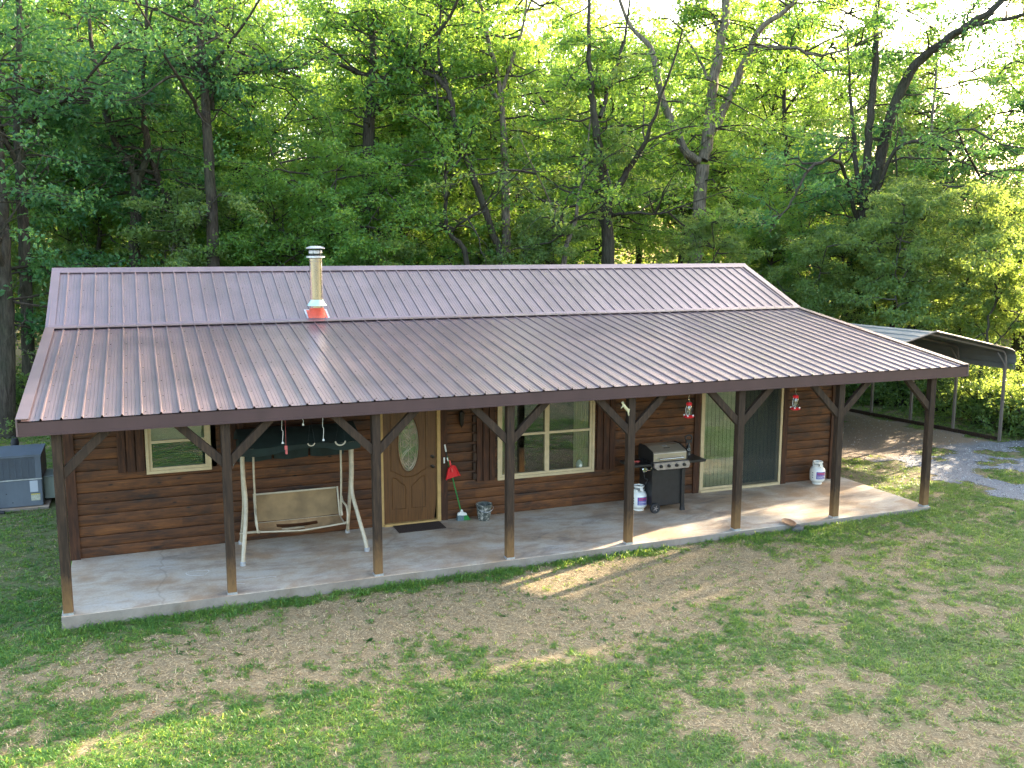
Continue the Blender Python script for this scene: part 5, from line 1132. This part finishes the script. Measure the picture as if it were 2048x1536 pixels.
for a, b, c_, d_ in frame_rect_: m.bb(a, b, c_, d_, zt-.04, zt-.001)
m.lathe([(rr, zt), (rr, zt-.12)], (cxa, cya, 0), N); tp = part(m, 'top_panel', 'acmetal', ac)
m = MB(); m.lathe([(0, zt-.14), (rr, zt-.14)], (cxa, cya, 0), 30); part(m, 'fan_well', 'dark', ac)
m = MB()
for k in range(4): m.box((cxa+.2*math.cos(k*1.57+.4), cya+.2*math.sin(k*1.57+.4), zt-.09), (.36, .15, .006), Matrix.Rotation(k*1.57+.4, 3, 'Z') @ Matrix.Rotation(R_(20), 3, 'X'))
m.lathe([(.07, zt-.12), (.07, zt-.03), (0, zt-.028)], (cxa, cya, 0), 16); part(m, 'fan', 'rubber', ac)
m = MB()
for k in range(9): m.lathe([(.05+k*.047, zt-.004), (.053+k*.047, zt-.001), (.056+k*.047, zt-.004)], (cxa, cya, 0), 32)
for k in range(6): m.box((cxa+.22*math.cos(k*1.047), cya+.22*math.sin(k*1.047), zt-.006), (.42, .005, .005), Matrix.Rotation(k*1.047, 3, 'Z'))
part(m, 'fan_guard', 'rubber', ac)
m = MB(); m.bb(-1.055, -.915, y0-.004, y0, .15, .375); part(m, 'label_plate', simple('pale_plate', (.42, .45, .50), .5, var=.05), ac)
m = MB(); m.bb(-1.045, -.885, y0-.0035, y0, -.02, .115); part(m, 'label_plate', simple('rating_plate', (.40, .40, .32), .6, var=.35, scale=60), ac)
m = MB(); m.bb(-1.045, -.885, y0-.006, y0-.003, .10, .115); part(m, 'warning_strip', simple('yellow_strip', (.55, .42, .03), .5), ac)
m = MB()
for px_, pz_ in ((-1.48, .14), (-1.38, -.04)): m.bb(px_, px_+.02, y0-.006, y0, pz_, pz_+.015)
part(m, 'screw', 'rubber', ac)
m = MB(); m.bb(x1+.0, WL-.036, 6.85, 7.45, -.08, .36); m.bb(x1, WL-.036, 6.83, 7.47, .36, .38); part(m, 'duct_box', 'acduct', ac, bevel=.008)
m = MB(); m.bb(x0-.06, x1+.1, y0-.07, y1+.06, -.25, zb-.005); part(m, 'pad', 'conc', ac, bevel=.01)
m = MB(); m.tube(bez([(-2.02, 6.50, .10), (-1.86, 6.46, .10), (-1.80, 6.42, .0), (-1.66, 6.38, -.12), (-1.50, 6.35, -.17)], 6), .035, 10); part(m, 'drain_pipe', 'rubber', ac, smooth=True)
m = MB(); m.lathe([(.0, .0), (.07, 0), (.08, .10), (.06, .17), (0, .18)], (-1.45, 8.2, .75), 16); m.tube([(-1.45, 8.2, -.2), (-1.45, 8.2, .78)], .04, 10); m.tube(bez([(-1.50, 8.12, .92), (-1.45, 8.10, .99), (-1.38, 8.12, .92)], 5), .008, 6)
t = thing('utility_cap', (-1.45, 8.2, -.2), 'dark round utility cap on a post behind the air conditioner', 'utility post'); part(m, 'cap_post', 'rubber', t, smooth=True)
# carport
cp_o = np.array([21.65, 4.24]); ub = np.array([-.127, .992]); vl = np.array([-.992, -.127]); Wc = 6.0; Lc = 1.37*4+.25
zg0 = float(gz(21.6, 6))
ct = thing('carport', (18.7, 7, -.1), 'open sided metal carport with rounded eaves standing behind the right end of the house', 'carport')
def cpt(s, u, z): p = cp_o+vl*s+ub*u; return (p[0], p[1], z)
half = [(-.13, 1.80), (-.13, 2.08), (-.10, 2.19), (-.02, 2.27), (.12, 2.33)]
apx = 2.90
def prof_cp():
    P = list(half); n = 9
    for k in range(1, n+1): s = .12+(Wc/2-.12)*k/n; P.append((s, 2.33+(apx-2.33)*k/n))
    Q = [(Wc-s, z) for s, z in P[::-1][1:]]; return P+Q
PC = prof_cp(); V = []; Fc = []
PCr = []
for i in range(len(PC)-1):
    (s0, z0), (s1_, z1_) = PC[i], PC[i+1]; L = math.hypot(s1_-s0, z1_-z0); PCr.append((s0, z0))
    if L > .25:
        nx_, nz_ = -(z1_-z0)/L, (s1_-s0)/L
        for f, h in ((.40, 0), (.45, .022), (.55, .022), (.60, 0)): PCr.append((s0+(s1_-s0)*f+nx_*h, z0+(z1_-z0)*f+nz_*h))
PCr.append(PC[-1]); n = len(PCr); U = [-.18, Lc]
V = [cpt(s, u, z) for u in U for s, z in PCr]+[cpt(s*.999+.0, u, z-.006) for u in U for s, z in PCr]
Fc = [[i, i+1, n+i+1, n+i] for i in range(n-1)]+[[2*n+i, 3*n+i, 3*n+i+1, 2*n+i+1] for i in range(n-1)]
m = MB(); m.add(V, Fc); part(m, 'carport_roof', 'cproof', ct)
m = MB(); m.tube([cpt(s, -.18, z+.012) for s, z in PC[3:-3]], .022, 6); part(m, 'gable_trim', 'cpframe', ct)
for k in range(5):
    u = k*1.37+.02; m = MB(); bow = [(0, 2.0), (.01, 2.14), (.08, 2.24), (.2, 2.29)]+[(s, z-.06) for s, z in PC[6:-6]]+[(Wc-.2, 2.29), (Wc-.08, 2.24), (Wc-.01, 2.14), (Wc, 2.0)]
    m.tube([cpt(s, u, z) for s, z in bow], .03, 6)
    for sg in (0, 1): f = (lambda s: s if sg == 0 else Wc-s); m.tube(bez([cpt(f(.0), u, 1.86), cpt(f(.12), u, 2.02), cpt(f(.34), u, 2.24)], 4), .022, 6)
    part(m, 'roof_bow', 'cpframe', ct)
    for s in (0, Wc):
        p = cp_o+vl*s+ub*u; m = MB(); m.box((p[0], p[1], (2.02+zg0-.1)/2), (.062, .062, 2.02-zg0+.1), Matrix.Rotation(math.atan2(-ub[0], ub[1]), 3, 'Z')); part(m, 'carport_post', 'cpframe', ct)
for s in (0, Wc):
    m = MB(); m.beam(cpt(s, .1, zg0+.055), cpt(s, Lc-.2, zg0+.055), .07, .09); part(m, 'base_rail', 'timber', ct)
